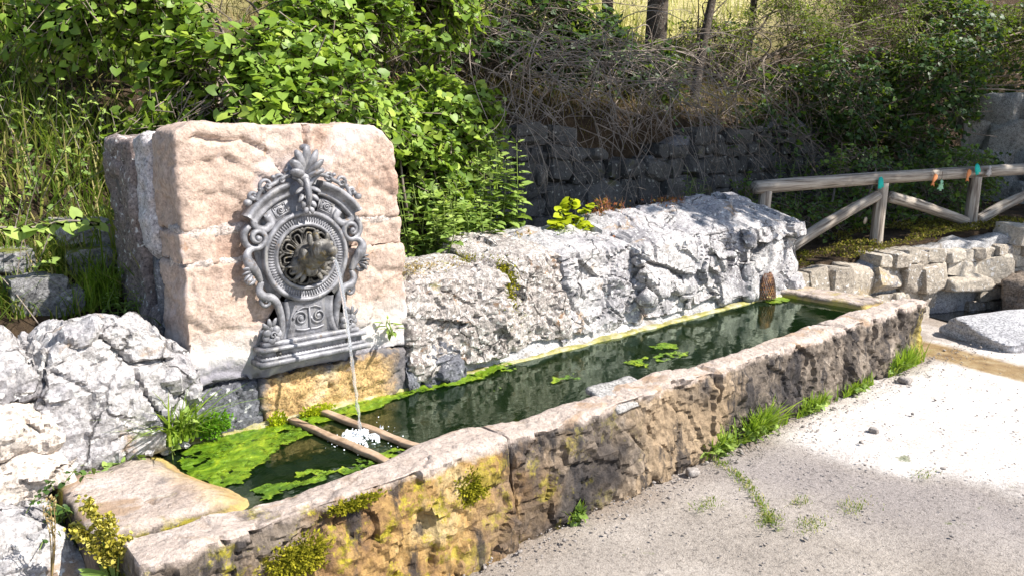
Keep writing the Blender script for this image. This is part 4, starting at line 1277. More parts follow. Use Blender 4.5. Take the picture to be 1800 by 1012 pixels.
        add('lower_scroll', mb, IRON, t)
        # flower lying on the base
        mb = MB()
        for q in range(7):
            b = q / 7 * 2 * PI
            mb.add(*ellipsoid(L(sg * .182 + .026 * math.cos(b), -.315 + .026 * math.sin(b), .045 + .006 * (q % 2)), (.019, .014, .019), 5))
        for q in range(3):
            mb.add(*palm_lobe(sg * .182, -.30, PI / 2 + sg * (.1 - .55 * q), .062, .012, .04, .02, curl=.6 * sg))
        mb.add(*tube(spiral(sg * .182, -.315, .016, 1.2, 0, .058, .066, 1, 20, .1), .0055, 5))
        add('flower', mb, IRON, t)
        # scroll crest over the cornice
        mb = MB()
        for (cu, cv, r_, w_) in ((.170, .312, .030, .06), (.108, .334, .026, .06), (.222, .270, .020, .05)):
            mb.add(*tube(spiral(sg * cu, cv, r_, 1.5, -PI / 2, w_ - .02, w_ + .012, sg, 34, .12), np.linspace(.0095, .0045, 34), 6))
            mb.add(*ellipsoid(L(sg * cu, cv, w_), (.008, .010, .008), 3))
        mb.add(*tube(lstroke([(sg * .215, .250, .05), (sg * .195, .290, .052), (sg * .140, .318, .056), (sg * .085, .345, .056), (sg * .045, .350, .052)], 6), .0095, 6))
        for (cu, cv, s_) in ((.252, .246, .018), (.232, .262, .015), (.198, .296, .010), (.138, .345, .011), (.080, .368, .012)):
            mb.add(*ellipsoid(L(sg * cu, cv, .05), (s_, s_ * .9, s_ * .8), 5))
        add('crest_scroll', mb, IRON, t)
    # palmette on top and acanthus leaf in the gap of the arch
    mb = MB()
    for q in range(7):
        b = PI / 2 + (q - 3) * 0.34
        mb.add(*palm_lobe(0, .335, b, .140 - .012 * abs(q - 3) ** 1.4, .0235, .045, .040, curl=(q - 3) * 0.16))
    mb.add(*ellipsoid(L(0, .462, .066), (.022, .024, .016), 6))
    mb.add(*ellipsoid(L(0, .338, .055), (.032, .02, .018), 6))
    add('palmette', mb, IRON, t)
    mb = MB()
    for q in range(4):
        for sg in (-1, 1):
            mb.add(*palm_lobe(sg * .004, .30 - .022 * q, -PI / 2 + sg * (1.25 - .30 * q), .062 - .004 * q, .0125, .050, .030, curl=-.4 * sg))
    mb.add(*tube(lstroke([(0, .345, .05), (0, .30, .075), (0, .25, .085), (0, .205, .06)], 6), np.linspace(.018, .012, 19), 8))
    for sg in (-1, 1):
        mb.add(*tube(lstroke([(sg * .004, .29, .06), (sg * .03, .325, .062), (sg * .062, .345, .06)], 6), np.linspace(.012, .008, 13), 6))
    add('acanthus_leaf', mb, IRON, t)
    # pedestal with relief panel
    yv = np.linspace(-.345, -.185, 10)
    hw = .098 + .022 * ((yv + .265) / .08) ** 2 * np.where(yv < -.265, 1, .35)
    V = np.concatenate([L(s_ * (hw + o), yv, w_) for s_, o, w_ in ((-1, .012, .004), (-1, .012, .038), (-1, -.004, .042), (-1, -.012, .028), (1, -.012, .028), (1, -.004, .042), (1, .012, .038), (1, .012, .004))])
    i = np.arange(7)[:, None] * 10 + np.arange(9)[None]
    pd = add('pedestal', (V, np.stack([i, i + 10, i + 11, i + 1], -1).reshape(-1, 4)), IRON, t, smooth=False)
    mb = MB()
    for sg in (-1, 1):
        mb.add(*tube(spiral(sg * .042, -.268, .034, 1.7, PI, .030, .036, sg, 40, .12), np.linspace(.0058, .004, 40), 5))
        mb.add(*tube(lstroke([(0, -.32, .031), (sg * .03, -.322, .032), (sg * .066, -.315, .031)], 6), .0048, 5))
        mb.add(*tube(lstroke([(0, -.225, .031), (sg * .03, -.222, .032), (sg * .058, -.235, .031)], 6), .0045, 5))
        mb.add(*ellipsoid(L(sg * .042, -.268, .034), (.011, .006, .011), 4))
    mb.add(*tube(L([0, 0], [-.325, -.22], [.031, .031]), .006, 6))
    add('relief', mb, IRON, pd)
    # stepped base
    bs = MB()
    for (hw_, v0, v1, w_) in ((.225, -.366, -.346, .060), (.250, -.382, -.366, .085), (.236, -.408, -.382, .064), (.247, -.420, -.408, .080), (.262, -.442, -.420, .098)):
        U, Q = boxgrid(12, 2, 2)
        P = L(U[:, 0] * hw_, (v0 + v1) / 2 + U[:, 2] * (v1 - v0) / 2, w_ / 2 + U[:, 1] * -w_ / 2)
        bs.add(P, Q)
    base = add('base', bs, IRON, t, smooth=False)
    mb = MB()
    for q in range(34):
        mb.add(*ellipsoid(L(-.225 + q * .45 / 33, -.4095, .071), (.0055, .006, .0055), 3))
    add('bead_row', mb, IRON, base)
    for sg in (-1, 1):
        mb = MB()
        mb.add(*ellipsoid(L(sg * .165, -.396, .066), (.013, .009, .013), 5))
        mb.add(*ellipsoid(L(sg * .165, -.396, .074), (.007, .006, .007), 4))
        add('bolt_head', mb, IRON_DK, base)
VOID_SHADE = plain('black_void_shade', (0.018, 0.017, 0.016), 0.8, 0.2)  # near-black colour standing in for the shade inside openings
build_plate()

# falling water and splash
def build_stream():
    rg = np.random.default_rng(4)
    a = L(.030, .002, .226); b = np.array([1.512, 2.70, 0.36])
    t = np.linspace(0, 1, 60)
    P = a + (b - a) * np.stack([t ** .75, np.sqrt(t) * 0.65 + 0.35 * t, t], 1)
    P[:, 0] += 0.0022 * np.sin(t * 61) * t; P[:, 1] += 0.002 * np.cos(t * 47) * t
    r = 0.0092 - 0.0035 * t + 0.0020 * np.sin(t * 70) * t + 0.0018 * rg.normal(size=60) * t
    mb = MB().add(*tube(P, np.maximum(r, .0036), 8))
    s = tag(add('water_jet', mb, JET), 'thin jet of water falling from the animal head into the trough', 'water jet')
    mb = MB()
    for k in range(260):
        d = abs(rg.normal()) * 0.075
        an = rg.uniform(0, 2 * PI)
        sc_ = rg.uniform(.0015, .0055) * (1.2 if d < .06 else .7)
        mb.add(*ellipsoid((1.515 + d * 1.1 * math.cos(an), 2.70 + d * math.sin(an), .366 + rg.uniform(0, .03) * max(0, 1 - d / .09)), (sc_, sc_, sc_ * rg.uniform(.6, 1.1)), 3))
    g = 40
    X, Y = np.meshgrid(np.linspace(-.13, .13, g), np.linspace(-.11, .11, g), indexing='ij')
    q = np.stack([X, Y, 0 * X], -1).reshape(-1, 3)
    rr = np.sqrt((q[:, 0] / .125) ** 2 + (q[:, 1] / .10) ** 2)
    nn = fbm(q * 38, 21, 4)
    hgt = .004 + .016 * np.clip(1 - rr, 0, 1) + .010 * nn
    q[:, 2] = np.where(hgt - .012 * rr > 0.0, hgt, -0.004)
    i = np.arange(g - 1)[:, None] * g + np.arange(g - 1)[None]
    F = np.stack([i, i + g, i + g + 1, i + 1], -1).reshape(-1, 4)
    keep = (q[F][:, :, 2].max(1) > 0) & (rr[F].min(1) < 1.0) & (nn[F].max(1) > -0.15 + 0.55 * rr[F].min(1))
    mb.add(q + np.array([1.515, 2.70, 0.361]), F[keep])
    tag(add('splash', mb, FOAM), 'white splash of foam and droplets where the jet hits the water', 'splash', kind='stuff')
build_stream()

# floating algae
def in_poly(P, poly):
    x, y = P[:, 0], P[:, 1]
    r = np.zeros(len(P), bool)
    n = len(poly)
    for i in range(n):
        (x1, y1), (x2, y2) = poly[i], poly[(i + 1) % n]
        c = ((y1 > y) != (y2 > y)) & (x < (x2 - x1) * (y - y1) / (y2 - y1 + 1e-12) + x1)
        r ^= c
    return r

def algae(name_label, polys, seed, thr=-0.9, sp=0.008, dens=0.0):
    polys = [[tuple(on(px, py, 2, 0.36)[:2]) for px, py in pl] for pl in polys]
    A = np.array([p for pl in polys for p in pl])
    lo, hi = A.min(0) - .03, A.max(0) + .03
    gx, gy = np.arange(lo[0], hi[0], sp), np.arange(lo[1], hi[1], sp)
    X, Y = np.meshgrid(gx, gy, indexing='ij')
    P = np.stack([X, Y, 0 * X], -1).reshape(-1, 3)
    W = P + 0.030 * np.stack([fbm(P * 14, seed, 3), fbm(P * 14, seed + 3, 3), 0 * P[:, 0]], 1)
    m = np.zeros(len(P), bool)
    for pl in polys: m |= in_poly(W[:, :2], pl)
    m &= fbm(P * 16, seed + 7, 3) > thr
    P[:, 2] = 0.3625 + 0.005 * (fbm(P * 30, seed + 9, 4) + 0.6)
    n, k = X.shape
    i = np.arange(n - 1)[:, None] * k + np.arange(k - 1)[None]
    Q = np.stack([i, i + k, i + k + 1, i + 1], -1).reshape(-1, 4)
    Q = Q[m[Q].all(1)]
    used = np.unique(Q)
    mp = np.full(len(P), -1); mp[used] = np.arange(len(used))
    o = add('algae', (P[used], mp[Q]), ALGAE)
    return tag(o, name_label, 'algae', 'mats of algae floating in the trough', kind='stuff')
algae('thick green algae mat filling the pillar end of the trough', [[(305, 800), (390, 758), (545, 728), (550, 765), (500, 790), (465, 815), (452, 838), (420, 850), (380, 860), (330, 835)]], 1)
algae('green algae strip along the back ledge of the trough', [[(540, 752), (545, 728), (700, 690), (860, 645), (905, 632), (900, 642), (840, 668), (700, 700), (640, 730), (590, 742)]], 2, -0.8)
algae('yellow green algae clumps along the front rim near the two bars', [[(412, 872), (440, 858), (520, 832), (560, 824), (590, 822), (640, 806), (668, 816), (600, 838), (520, 862), (440, 884)], [(640, 800), (700, 785), (715, 796), (668, 812)]], 3, -0.25)
algae('pale green algae patches drifting on the open water', [[(960, 664), (985, 653), (1020, 657), (1018, 668), (975, 674)], [(1142, 609), (1165, 602), (1195, 606), (1190, 612), (1150, 613)], [(870, 655), (890, 647), (920, 646), (905, 657)], [(870, 688), (885, 678), (892, 684), (880, 692)], [(1085, 638), (1130, 628), (1200, 615), (1230, 612), (1210, 624), (1140, 640), (1140, 650)]], 4, -0.3)
algae('bright yellow green algae below the strainer at the far end of the trough', [[(1335, 527), (1350, 519), (1392, 526), (1375, 534), (1345, 532)]], 5, -0.9, 0.01)

# strainer on the back wall
def build_strainer():
    c = np.array([5.20, 3.075, 0.385])
    mb = MB()
    rows, cols = 9, 12
    def pt(i, j):
        t = i / rows
        a = PI * j / cols
        r = .085 * math.sqrt(max(0, 1 - (t * .93) ** 2)) + .004
        return c + np.array([r * math.cos(a), -r * .75 * math.sin(a), .19 * t])
    for i in range(rows):
        for j in range(cols):
            o = .5 if i % 2 else 0
            mb.add(*tube([pt(i, j + o - .5), pt(i + 1, j + o)], .0045, 4, cap=False))
            mb.add(*tube([pt(i, j + o + .5), pt(i + 1, j + o)], .0045, 4, cap=False))
    t = thing('strainer', 'rusty perforated strainer hood fixed to the wall at the waterline', 'strainer', tuple(c))
    add('mesh_hood', mb, RUST, t)
    add('outlet', tube([c + np.array([0, 0.0, .06]), c + np.array([0, .06, .06])], .05, 14), VOID_SHADE, t)
build_strainer()

# ================================================================== log fence
def fence_pt(px, py, off=0.45):
    d = _F + _rt * (px - CX) / FPX - _U * (py - CY) / FPX
    n = np.array([-1.25, -3.4]); n /= np.linalg.norm(n)
    a = np.array([5.8, 3.2]) - n * off
    t = (a @ n) / (d[:2] @ n)
    return _C + d * t

def log(name, a, b, r0, r1, parent, seed, mat=None, bend=0.01):
    a, b = np.asarray(a, float), np.asarray(b, float)
    ln = np.linalg.norm(b - a)
    n, ns = 26, 16
    t = np.linspace(0, 1, n)
    X = t * ln
    th = np.arange(ns) / ns * 2 * PI
    R = (r0 + (r1 - r0) * t)
    V = np.stack([np.repeat(X, ns), np.tile(np.cos(th), n) * np.repeat(R, ns), np.tile(np.sin(th), n) * np.repeat(R, ns)], 1)
    d = fbm(V * np.array([2, 9, 9]), seed, 3) * 0.06 + 0.02 * fbm(V * np.array([4, 40, 40]), seed + 2, 2)
    V[:, 1:] *= (1 + d)[:, None]
    V[:, 1] += bend * np.sin(V[:, 0] / ln * PI); V[:, 2] += bend * np.sin(V[:, 0] / ln * 4)
    V[:ns, 0] += 0.008; 
    i = np.arange(n - 1)[:, None] * ns; j = np.arange(ns)[None]; j2 = (j + 1) % ns
    Q = np.stack([i + j, i + j2, i + ns + j2, i + ns + j], -1).reshape(-1, 4)
    V = np.concatenate([V, [[0, 0, 0]], [[ln, 0, 0]]])
    k = np.arange(ns); k2 = (k + 1) % ns
    T3 = np.concatenate([np.stack([k2, k, np.full(ns, n * ns)], 1), np.stack([(n - 1) * ns + k, (n - 1) * ns + k2, np.full(ns, n * ns + 1)], 1)])
    me = np_mesh(name, V, [Q, T3])
    o = link(name, me, mat or LOG, parent, tuple(a))
    o.rotation_euler = Vector(b - a).to_track_quat('X', 'Z').to_euler()
    return o

def build_fence():
    base = fence_pt(1548, 430)
    t = thing('log_fence', 'rustic round log fence with diagonal braces on the mossy wall', 'fence', tuple(base))
    p1, p2, p3 = fence_pt(1340, 400), fence_pt(1540, 432), fence_pt(1705, 402)
    step = p3 - p2
    p4 = p3 + step * 1.08; p4[2] = p3[2] + .08
    rl, rr = fence_pt(1325, 330), fence_pt(1800, 299)
    rr2 = rr + (rr - rl) * 0.5
    log('rail', rl, rr2, .058, .056, t, 1, bend=.012)
    def railz(p):
        f = (p[0] - rl[0]) / (rr2[0] - rl[0])
        return rl[2] + f * (rr2[2] - rl[2])
    for k, p in enumerate((p1, p2, p3, p4)):
        q = p.copy(); q[2] -= .22
        e = p.copy(); e[2] = railz(p) - .035; e[0] += .01
        log('post', q, e, .060, .055, t, 10 + k, bend=.004)
    for k, (a, b) in enumerate(((fence_pt(1388, 436), fence_pt(1543, 342)), (fence_pt(1562, 346), fence_pt(1698, 388)), (fence_pt(1718, 388), fence_pt(1830, 330)))):
        log('brace', a, b, .054, .048, t, 20 + k)
build_fence()

# paper ornaments tied to the fence
def flat_shape(name, outline, th, mat, c, w, label, cat, rot=0.0, string=None, group='paper ornaments hanging on the fence', parent_parts=()):
    o2 = np.array(outline, float)
    n = len(o2)
    dd = np.array([3.4, -1.25, 0]); dd /= np.linalg.norm(dd)
    nn = np.array([-1.25, -3.4, 0]); nn /= np.linalg.norm(nn)
    cr, sr = math.cos(rot), math.sin(rot)
    uv = o2 @ np.array([[cr, sr], [-sr, cr]])
    mid = uv.mean(0)
    def W(uv, h): return c + np.outer(uv[:, 0], dd) + np.outer(uv[:, 1], [0, 0, 1]) + np.outer(np.broadcast_to(h, (len(uv),)), nn)
    V = np.concatenate([W(uv, th + .006 * np.sin(uv[:, 1] * 60)), W(uv, -th + .006 * np.sin(uv[:, 1] * 60)), W(mid[None], th), W(mid[None], -th)])
    k = np.arange(n); k2 = (k + 1) % n
    F4 = np.stack([k, k2, k2 + n, k + n], 1)[:, ::-1]
    F3 = np.concatenate([np.stack([k, k2, np.full(n, 2 * n)], 1), np.stack([k2 + n, k + n, np.full(n, 2 * n + 1)], 1)])
    t = thing(name, label, cat, tuple(c), group)
    add('cut_out', (V, F4, F3), mat, t, smooth=False)
    if string is not None:
        add('string', tube(curve_pts([c + np.array([0, 0, uv[:, 1].max()]), (c + string) / 2 + np.array([.004, 0, .01]), string], 5), .0022, 4), STRING, t)
    return t
STRING = plain('dark_string', (0.10, 0.07, 0.06), 0.9, 0.1)
TEAL = plain('teal_felt', (0.02, 0.42, 0.36), 0.8, 0.2, 0.15, 60)
MINT = plain('mint_felt', (0.30, 0.55, 0.36), 0.8, 0.2, 0.12, 60)
ORNG = plain('orange_felt', (0.62, 0.24, 0.10), 0.8, 0.2, 0.15, 60)
BUFF = plain('buff_felt', (0.46, 0.38, 0.30), 0.8, 0.2, 0.15, 60)
GREYF = plain('grey_felt', (0.42, 0.40, 0.39), 0.8, 0.2, 0.15, 60)
tree_o = [(0, .055), (.022, .03), (.014, .028), (.032, .0), (.022, -.002), (.042, -.036), (.012, -.038), (.012, -.052), (-.012, -.052), (-.012, -.038), (-.042, -.036), (-.022, -.002), (-.032, 0), (-.014, .028), (-.022, .03)]
fish_o = [(0, .062), (.020, .050), (.026, .022), (.020, -.004), (.008, -.020), (.020, -.055), (0, -.045), (-.020, -.058), (-.010, -.020), (-.024, 0), (-.027, .026), (-.018, .052)]
rag_o = [(-.02, .05), (.012, .055), (.024, .03), (.034, -.01), (.040, -.045), (.018, -.038), (.006, -.056), (-.016, -.045), (-.03, -.052), (-.024, -.01), (-.030, .02)]
oval_o = [(.020 * math.cos(a), .034 * math.sin(a)) for a in np.linspace(0, 2 * PI, 12, endpoint=False)]
flat_shape('felt_ornament', rag_o, .003, TEAL, fence_pt(1548, 322, .375), 0, 'teal felt rag tied where the rail meets the brace joint post', 'ornament', .1)
flat_shape('felt_ornament', rag_o, .003, TEAL, fence_pt(1718, 298, .375), 0, 'teal felt rag tied on the rail next to an orange cut-out', 'ornament', .35)
flat_shape('felt_ornament', fish_o, .003, ORNG, fence_pt(1642, 317, .375), 0, 'orange felt fish shaped cut-out hanging beside the mint tree', 'ornament', -.25, fence_pt(1639, 298, .38))
flat_shape('felt_ornament', fish_o, .003, ORNG, fence_pt(1702, 309, .375), 0, 'orange felt cut-out hanging against the top of a fence post', 'ornament', -.15, fence_pt(1698, 296, .38))
flat_shape('felt_ornament', tree_o, .003, MINT, fence_pt(1654, 326, .39), 0, 'mint green felt tree shaped ornament hanging below the rail', 'ornament', 0, fence_pt(1657, 302, .39))
flat_shape('felt_ornament', tree_o, .003, GREYF, fence_pt(1739, 301, .375), 0, 'small grey felt tree ornament on the rail past the posts', 'ornament', 0, fence_pt(1740, 292, .38))
flat_shape('felt_ornament', oval_o, .004, BUFF, fence_pt(1521, 388, .50), 0, 'buff oval tag on the side of the fence post', 'ornament', .1)

# ================================================================== drain, slab and boulder at the right
def build_right_stones():
    t = thing('flat_boulder', 'brown flat-topped boulder beside the drain at the wall foot', 'boulder', (8.0, 2.15, 0))
    def w(P, U): return P
    add('stone', slab((7.72, 1.45, -0.05), (8.75, 2.26, 0.34), 0.022, 0.06, (0.03, 0.016, 0.006), (2.5, 8, 24), 120, topwarp(0.02, 0.02), chunk=0.04, cs=3), BROWNST, t)
    t.name = 'flat_boulder'
    V, Q = rock((1.25, 0.72, 0.30), 137, n=22, planes=18, p=90, amp=0.04, fine=0.014, cut=(0.52, 0.85))
    V = V @ rotz(-0.55).T
    V[:, 2] += 0.10 * np.clip(V[:, 0] * 0.8 - V[:, 1] * 0.3, -0.4, 0.6)
    tag(add('stone_slab', (V + np.array([7.05, 1.83, 0.06]), Q), GREYST, sharp=22), 'tilted grey stone slab lying on the pale ground near the drain', 'stone slab')
    # lintel and black water of the drain
    V, Q = rock((0.56, 0.34, 0.15), 133, n=10, planes=8, p=30, amp=0.04)
    V = V @ rotz(-0.35).T
    o = add('drain_lintel', (V + np.array([7.62, 2.56, 0.27]), Q), ENDW, EW)
    gx, gy = np.linspace(-.42, .36, 12), np.linspace(-.30, .12, 8)
    X, Y = np.meshgrid(gx, gy, indexing='ij')
    P = np.stack([X, Y, 0 * X], -1).reshape(-1, 3) @ rotz(-0.36).T + np.array([7.58, 2.45, 0.006])
    i = np.arange(11)[:, None] * 8 + np.arange(7)[None]
    tag(add('drain_water', (P, np.stack([i, i + 8, i + 9, i + 1], -1).reshape(-1, 4)), DARKW), 'black water standing in the drain opening', 'water', kind='structure')

BANKR = rock_mat('grey_bank_rock', (0.10, 0.10, 0.105), (0.22, 0.215, 0.22), (0.38, 0.37, 0.36), 5, lichen=((0.45, 0.45, 0.43), 26, 0.62), moss=((0.13, 0.14, 0.03), 0.5), bump=0.8)
BANKR2 = rock_mat('pale_outcrop_rock', (0.22, 0.20, 0.19), (0.38, 0.36, 0.34), (0.52, 0.49, 0.46), 4, bump=0.8)
BROWNST = rock_mat('brown_boulder', (0.11, 0.085, 0.065), (0.22, 0.175, 0.14), (0.36, 0.30, 0.25), 4, bump=0.8, fine=45)
GREYST = rock_mat('grey_slab_stone', (0.24, 0.235, 0.25), (0.36, 0.355, 0.37), (0.48, 0.47, 0.48), 3, bump=0.4, fine=50)
def _dw():
    k = Mat('black_drain_water', 0.03, 0.5)
    return k.done((0.006, 0.007, 0.008), k.bump(k.noise(14, 3), 0.15, 0.02))
DARKW = _dw()
build_right_stones()

def on_soil(px, py):
    """photo pixel -> first point of the bank or terrace that it looks at"""
    d = _F + _rt * (px - CX) / FPX - _U * (py - CY) / FPX
    ts = np.linspace(3.3, 16, 1600)
    P = _C + ts[:, None] * d
    h = np.where(P[:, 1] > front_edge(P[:, 0]) + .05, soil_z(P[:, 0], P[:, 1]), -1)
    k = np.argmax(P[:, 2] < h)
    return P[k]

# loose stones on the ground
rgp = np.random.default_rng(3)
plib = [np_mesh('pebble', *(lambda r: (r[0], [r[1]]))(rock((1, .8, .55), 400 + k, n=4, planes=8, p=24, amp=.05))) for k in range(5)]
PEB = rock_mat('grey_pebble', (0.15, 0.135, 0.13), (0.29, 0.26, 0.24), (0.46, 0.43, 0.40), 20, rnd=0.3, bump=0.4)
for (px, py, s, lab) in ((1590, 671, .075, 'dark loose stone on the pale ground in front of the far tuft'), (1536, 758, .05, 'small dark pebble where the darker concrete meets the pale apron'),
                         (985, 896, .05, 'small grey pebble beside the little weed at the trough foot'), (1218, 832, .06, 'pale pebble at the foot of the trough beside the big tuft')):
    p = on(px, py, 2, 0)
    tag(link('pebble', plib[rgp.integers(5)], PEB, None, (p[0], p[1], s * .14), (0, 0, rgp.uniform(0, 6)), (s, s, s)), lab, 'pebble', 'loose stones on the ground')
mb = MB()
for k in range(2600):
    x, y = rgp.uniform(0.8, 8), rgp.uniform(-.2, 2.12)
    if rgp.random() < .35: y = 2.12 - abs(rgp.normal()) * .10
    V, Q = ellipsoid((0, 0, 0), (1, rgp.uniform(.6, 1), .55), 2)
    s = rgp.uniform(.0025, .007) * (1 + 1.0 * (rgp.random() < .06))
    mb.add((V * (1 + .25 * rgp.normal(size=(len(V), 1)))) @ rotz(rgp.uniform(0, 6)).T * s + np.array([x, y, .002]), Q)
tag(add('gravel', mb, PEB, smooth=False), 'fine loose grit scattered over the concrete ground', 'gravel', kind='stuff')

# ================================================================== vegetation
def grass_tuft(px, py, n, h, label, seed, z=0.0, mat=None, spread=.06, lean=.6, w=.005, herbs=0, herb_leaf=.05, group=None, name='grass_tuft', ax=2, cat='grass', y_lim=None):
    rg = np.random.default_rng(seed)
    c = on_soil(px, py) if ax == 9 else on(px, py, ax, z)
    P = c + np.stack([rg.normal(size=n) * spread, rg.normal(size=n) * spread * .55, 0 * np.arange(n)], 1)
    if y_lim is not None: P[:, 1] = np.minimum(P[:, 1], y_lim)
    t = thing(name, label, cat, tuple(c), group)
    mb = MB()
    blades(mb, P, rg, h, w, lean)
    add('blades', mb, mat or L_GRASS, t, tint=True)
    if herbs:
        ml, ms = MB(), MB()
        Q = c + np.stack([rg.normal(size=herbs) * spread, rg.normal(size=herbs) * spread * .5, np.full(herbs, h * .35)], 1)
        if y_lim is not None: Q[:, 1] = np.minimum(Q[:, 1], y_lim)
        sprays(ml, ms, Q, np.tile([[0, -.2, 1.0]], (herbs, 1)), rg, K=6, length=h * .9, leaf=herb_leaf, droop=.3, up=.6, width=.75, twig=.002)
        add('leaves', ml, L_NETTLE, t, tint=True)
        add('stems', ms, STEM, t)
    for o in t.children: o['kind'] = 'stuff'
    return t

YL = 2.10
grass_tuft(1272, 745, 330, .17, 'largest bright green grass tuft against the front of the trough', 1, spread=.085, herbs=16, y_lim=YL, lean=.8, w=.006)
grass_tuft(1245, 790, 120, .13, 'leafy weed clump spilling out at the joint of the trough front', 2, spread=.05, herbs=22, y_lim=YL, lean=.8)
grass_tuft(1352, 700, 160, .11, 'low weedy tuft at the trough foot next to the largest grass tuft', 3, spread=.07, herbs=12, y_lim=YL)
grass_tuft(1455, 675, 180, .09, 'short yellowish grass tuft under the joint of the last trough slab', 4, spread=.09, herbs=8, y_lim=YL)
grass_tuft(1548, 640, 260, .15, 'bushy bright grass tuft at the far corner of the trough', 5, spread=.11, lean=.7, y_lim=YL, herbs=6)
grass_tuft(965, 888, 30, .07, 'tiny green weed growing alone at the trough foot', 6, spread=.02, herbs=6, herb_leaf=.045, y_lim=YL)
for k, (px, py, n, s, lab) in enumerate([(1240, 888, 90, .035, 'small moss and grass patch on the concrete nearest the brown trough slabs'), (1352, 912, 120, .03, 'sparse mossy streak at the end of the green crack in the concrete'),
                                         (1424, 920, 110, .04, 'small green patch below a pale spot on the concrete'), (1405, 882, 60, .025, 'tiny green patch beside a pale spot on the concrete'),
                                         (1500, 890, 110, .045, 'grey green patch on the concrete nearest the pale apron'), (1625, 834, 50, .03, 'tiny dry green sprig on the pale apron')]):
    grass_tuft(px, py, int(n * 1.4), .013, lab, 60 + k, mat=L_BANK, spread=s * 1.3, lean=1.0, w=.0022, group='green patches in the concrete', name='moss_patch', cat='moss')
# green crack line
rg = np.random.default_rng(90)
c = np.array([on(px, py, 2, 0) for px, py in ((1228, 792), (1270, 815), (1310, 845), (1335, 880), (1360, 925))])
tt = rg.uniform(0, 4, 500)
P = np.stack([np.interp(tt, range(5), c[:, q]) for q in range(3)], 1) + rg.normal(size=(500, 3)) * np.array([.018, .018, 0])
mb = MB(); blades(mb, P, rg, .016, .003, 1.0)
tag(add('crack_moss', mb, L_BANK, tint=True), 'line of green moss growing along a crack in the concrete', 'moss', kind='stuff')

# cushions of moss on the trough front and on the ledge
def moss_cushion(c, s, label, seed, mat, n=900, nrm=(0, -1, .3)):
    rg = np.random.default_rng(seed)
    d = nz(rg.normal(size=(n, 3)))
    d[:, 1] = -np.abs(d[:, 1])
    P = np.asarray(c) + d * np.asarray(s) * (1 + .35 * vn(d * 3 + seed, 3) + .28 * np.abs(rg.normal(size=n)) * (np.abs(d[:, 1]) < .6))[:, None]
    V, Q, T3, tt = leaf_mesh(P, nz(d + .6 * rg.normal(size=(n, 3))), nz(rg.normal(size=(n, 3))), rg.uniform(.008, .016, n), .7, rg.random(n))
    mb = MB().add(V, Q, T3, tint=tt)
    V, Q = ellipsoid(c, np.asarray(s) * .75, 6)
    mb.add(V, Q, tint=.1)
    return tag(add('moss_cushion', mb, mat, tint=True), label, 'moss', 'moss cushions on the trough')
q = on(830, 858, 1, 2.135); moss_cushion(q + np.array([0, .01, 0]), (.055, .028, .045), 'round olive moss cushion on the ochre front of the trough', 1, L_MOSS)
q = on(525, 980, 1, 2.13); moss_cushion(q + np.array([0, .01, 0]), (.075, .03, .045), 'wide yellow green moss cushion low on the trough near its broken corner', 2, L_MOSS, 1200)
q = on(622, 886, 1, 2.14); moss_cushion(q + np.array([0, .01, 0]), (.07, .02, .014), 'thin moss line under the trough rim near its broken corner', 3, L_MOSS, 600)
q = on(372, 745, 1, 3.06); moss_cushion(q, (.05, .03, .035), 'bright green moss cushion at the foot of the pillar by the grass', 4, L_MOSS_G, 900)
q = on(555, 722, 1, 3.07); moss_cushion(q, (.055, .02, .018), 'yellow green moss cushion on the ochre crust above the water', 5, L_YELLOW, 600)
q = on(487, 740, 1, 3.07); moss_cushion(q, (.03, .015, .03), 'small yellow moss cushion on the ochre crust left of the jet', 6, L_YELLOW, 400)

# weeds on the near end of the trough and the boulder ledge
grass_tuft(310, 775, 150, .20, 'long arching grass tuft in the corner of pillar and boulders', 21, z=.42, spread=.035, lean=1.1, w=.0055, herbs=8, name='grass_tuft')
def creeper(px0, label, seed, pts, z, n, leaf, mat, y=None, K=6):
    rg = np.random.default_rng(seed)
    c = np.array([on(a, b, 2, z) if y is None else on(a, b, 1, y) for a, b in pts])
    tt = rg.uniform(0, len(c) - 1, n)
    P = np.stack([np.interp(tt, range(len(c)), c[:, q]) for q in range(3)], 1) + rg.normal(size=(n, 3)) * np.array([.035, .03, .02])
    P[:, 2] = np.maximum(P[:, 2], z + .01) if y is None else P[:, 2]
    t = thing('creeping_weed', label, 'weed', tuple(c[0]))
    ml, ms = MB(), MB()
    sprays(ml, ms, P, np.tile([[0, -.5, .7]], (n, 1)), rg, K=K, length=.11, leaf=leaf, droop=.5, up=.2, width=1.15, twig=.0015)
    add('leaves', ml, mat, t, tint=True)
    add('stems', ms, STEM, t)
creeper(0, 'round leaved creeping weed over the ledge between boulders and trough', 22, ((60, 800), (110, 815), (170, 805), (230, 800), (150, 840)), .41, 34, .032, L_NETTLE)
creeper(0, 'trailing thin weed hanging down the shaded gap at the trough end', 23, ((105, 850), (105, 900), (95, 950), (60, 985)), .1, 30, .022, L_DARK, y=2.72)

creeper(0, 'leafy weeds filling the dark gap between lower boulder and trough end', 27, ((140, 900), (165, 950), (120, 985), (80, 940)), .1, 40, .04, L_MID, y=2.80)

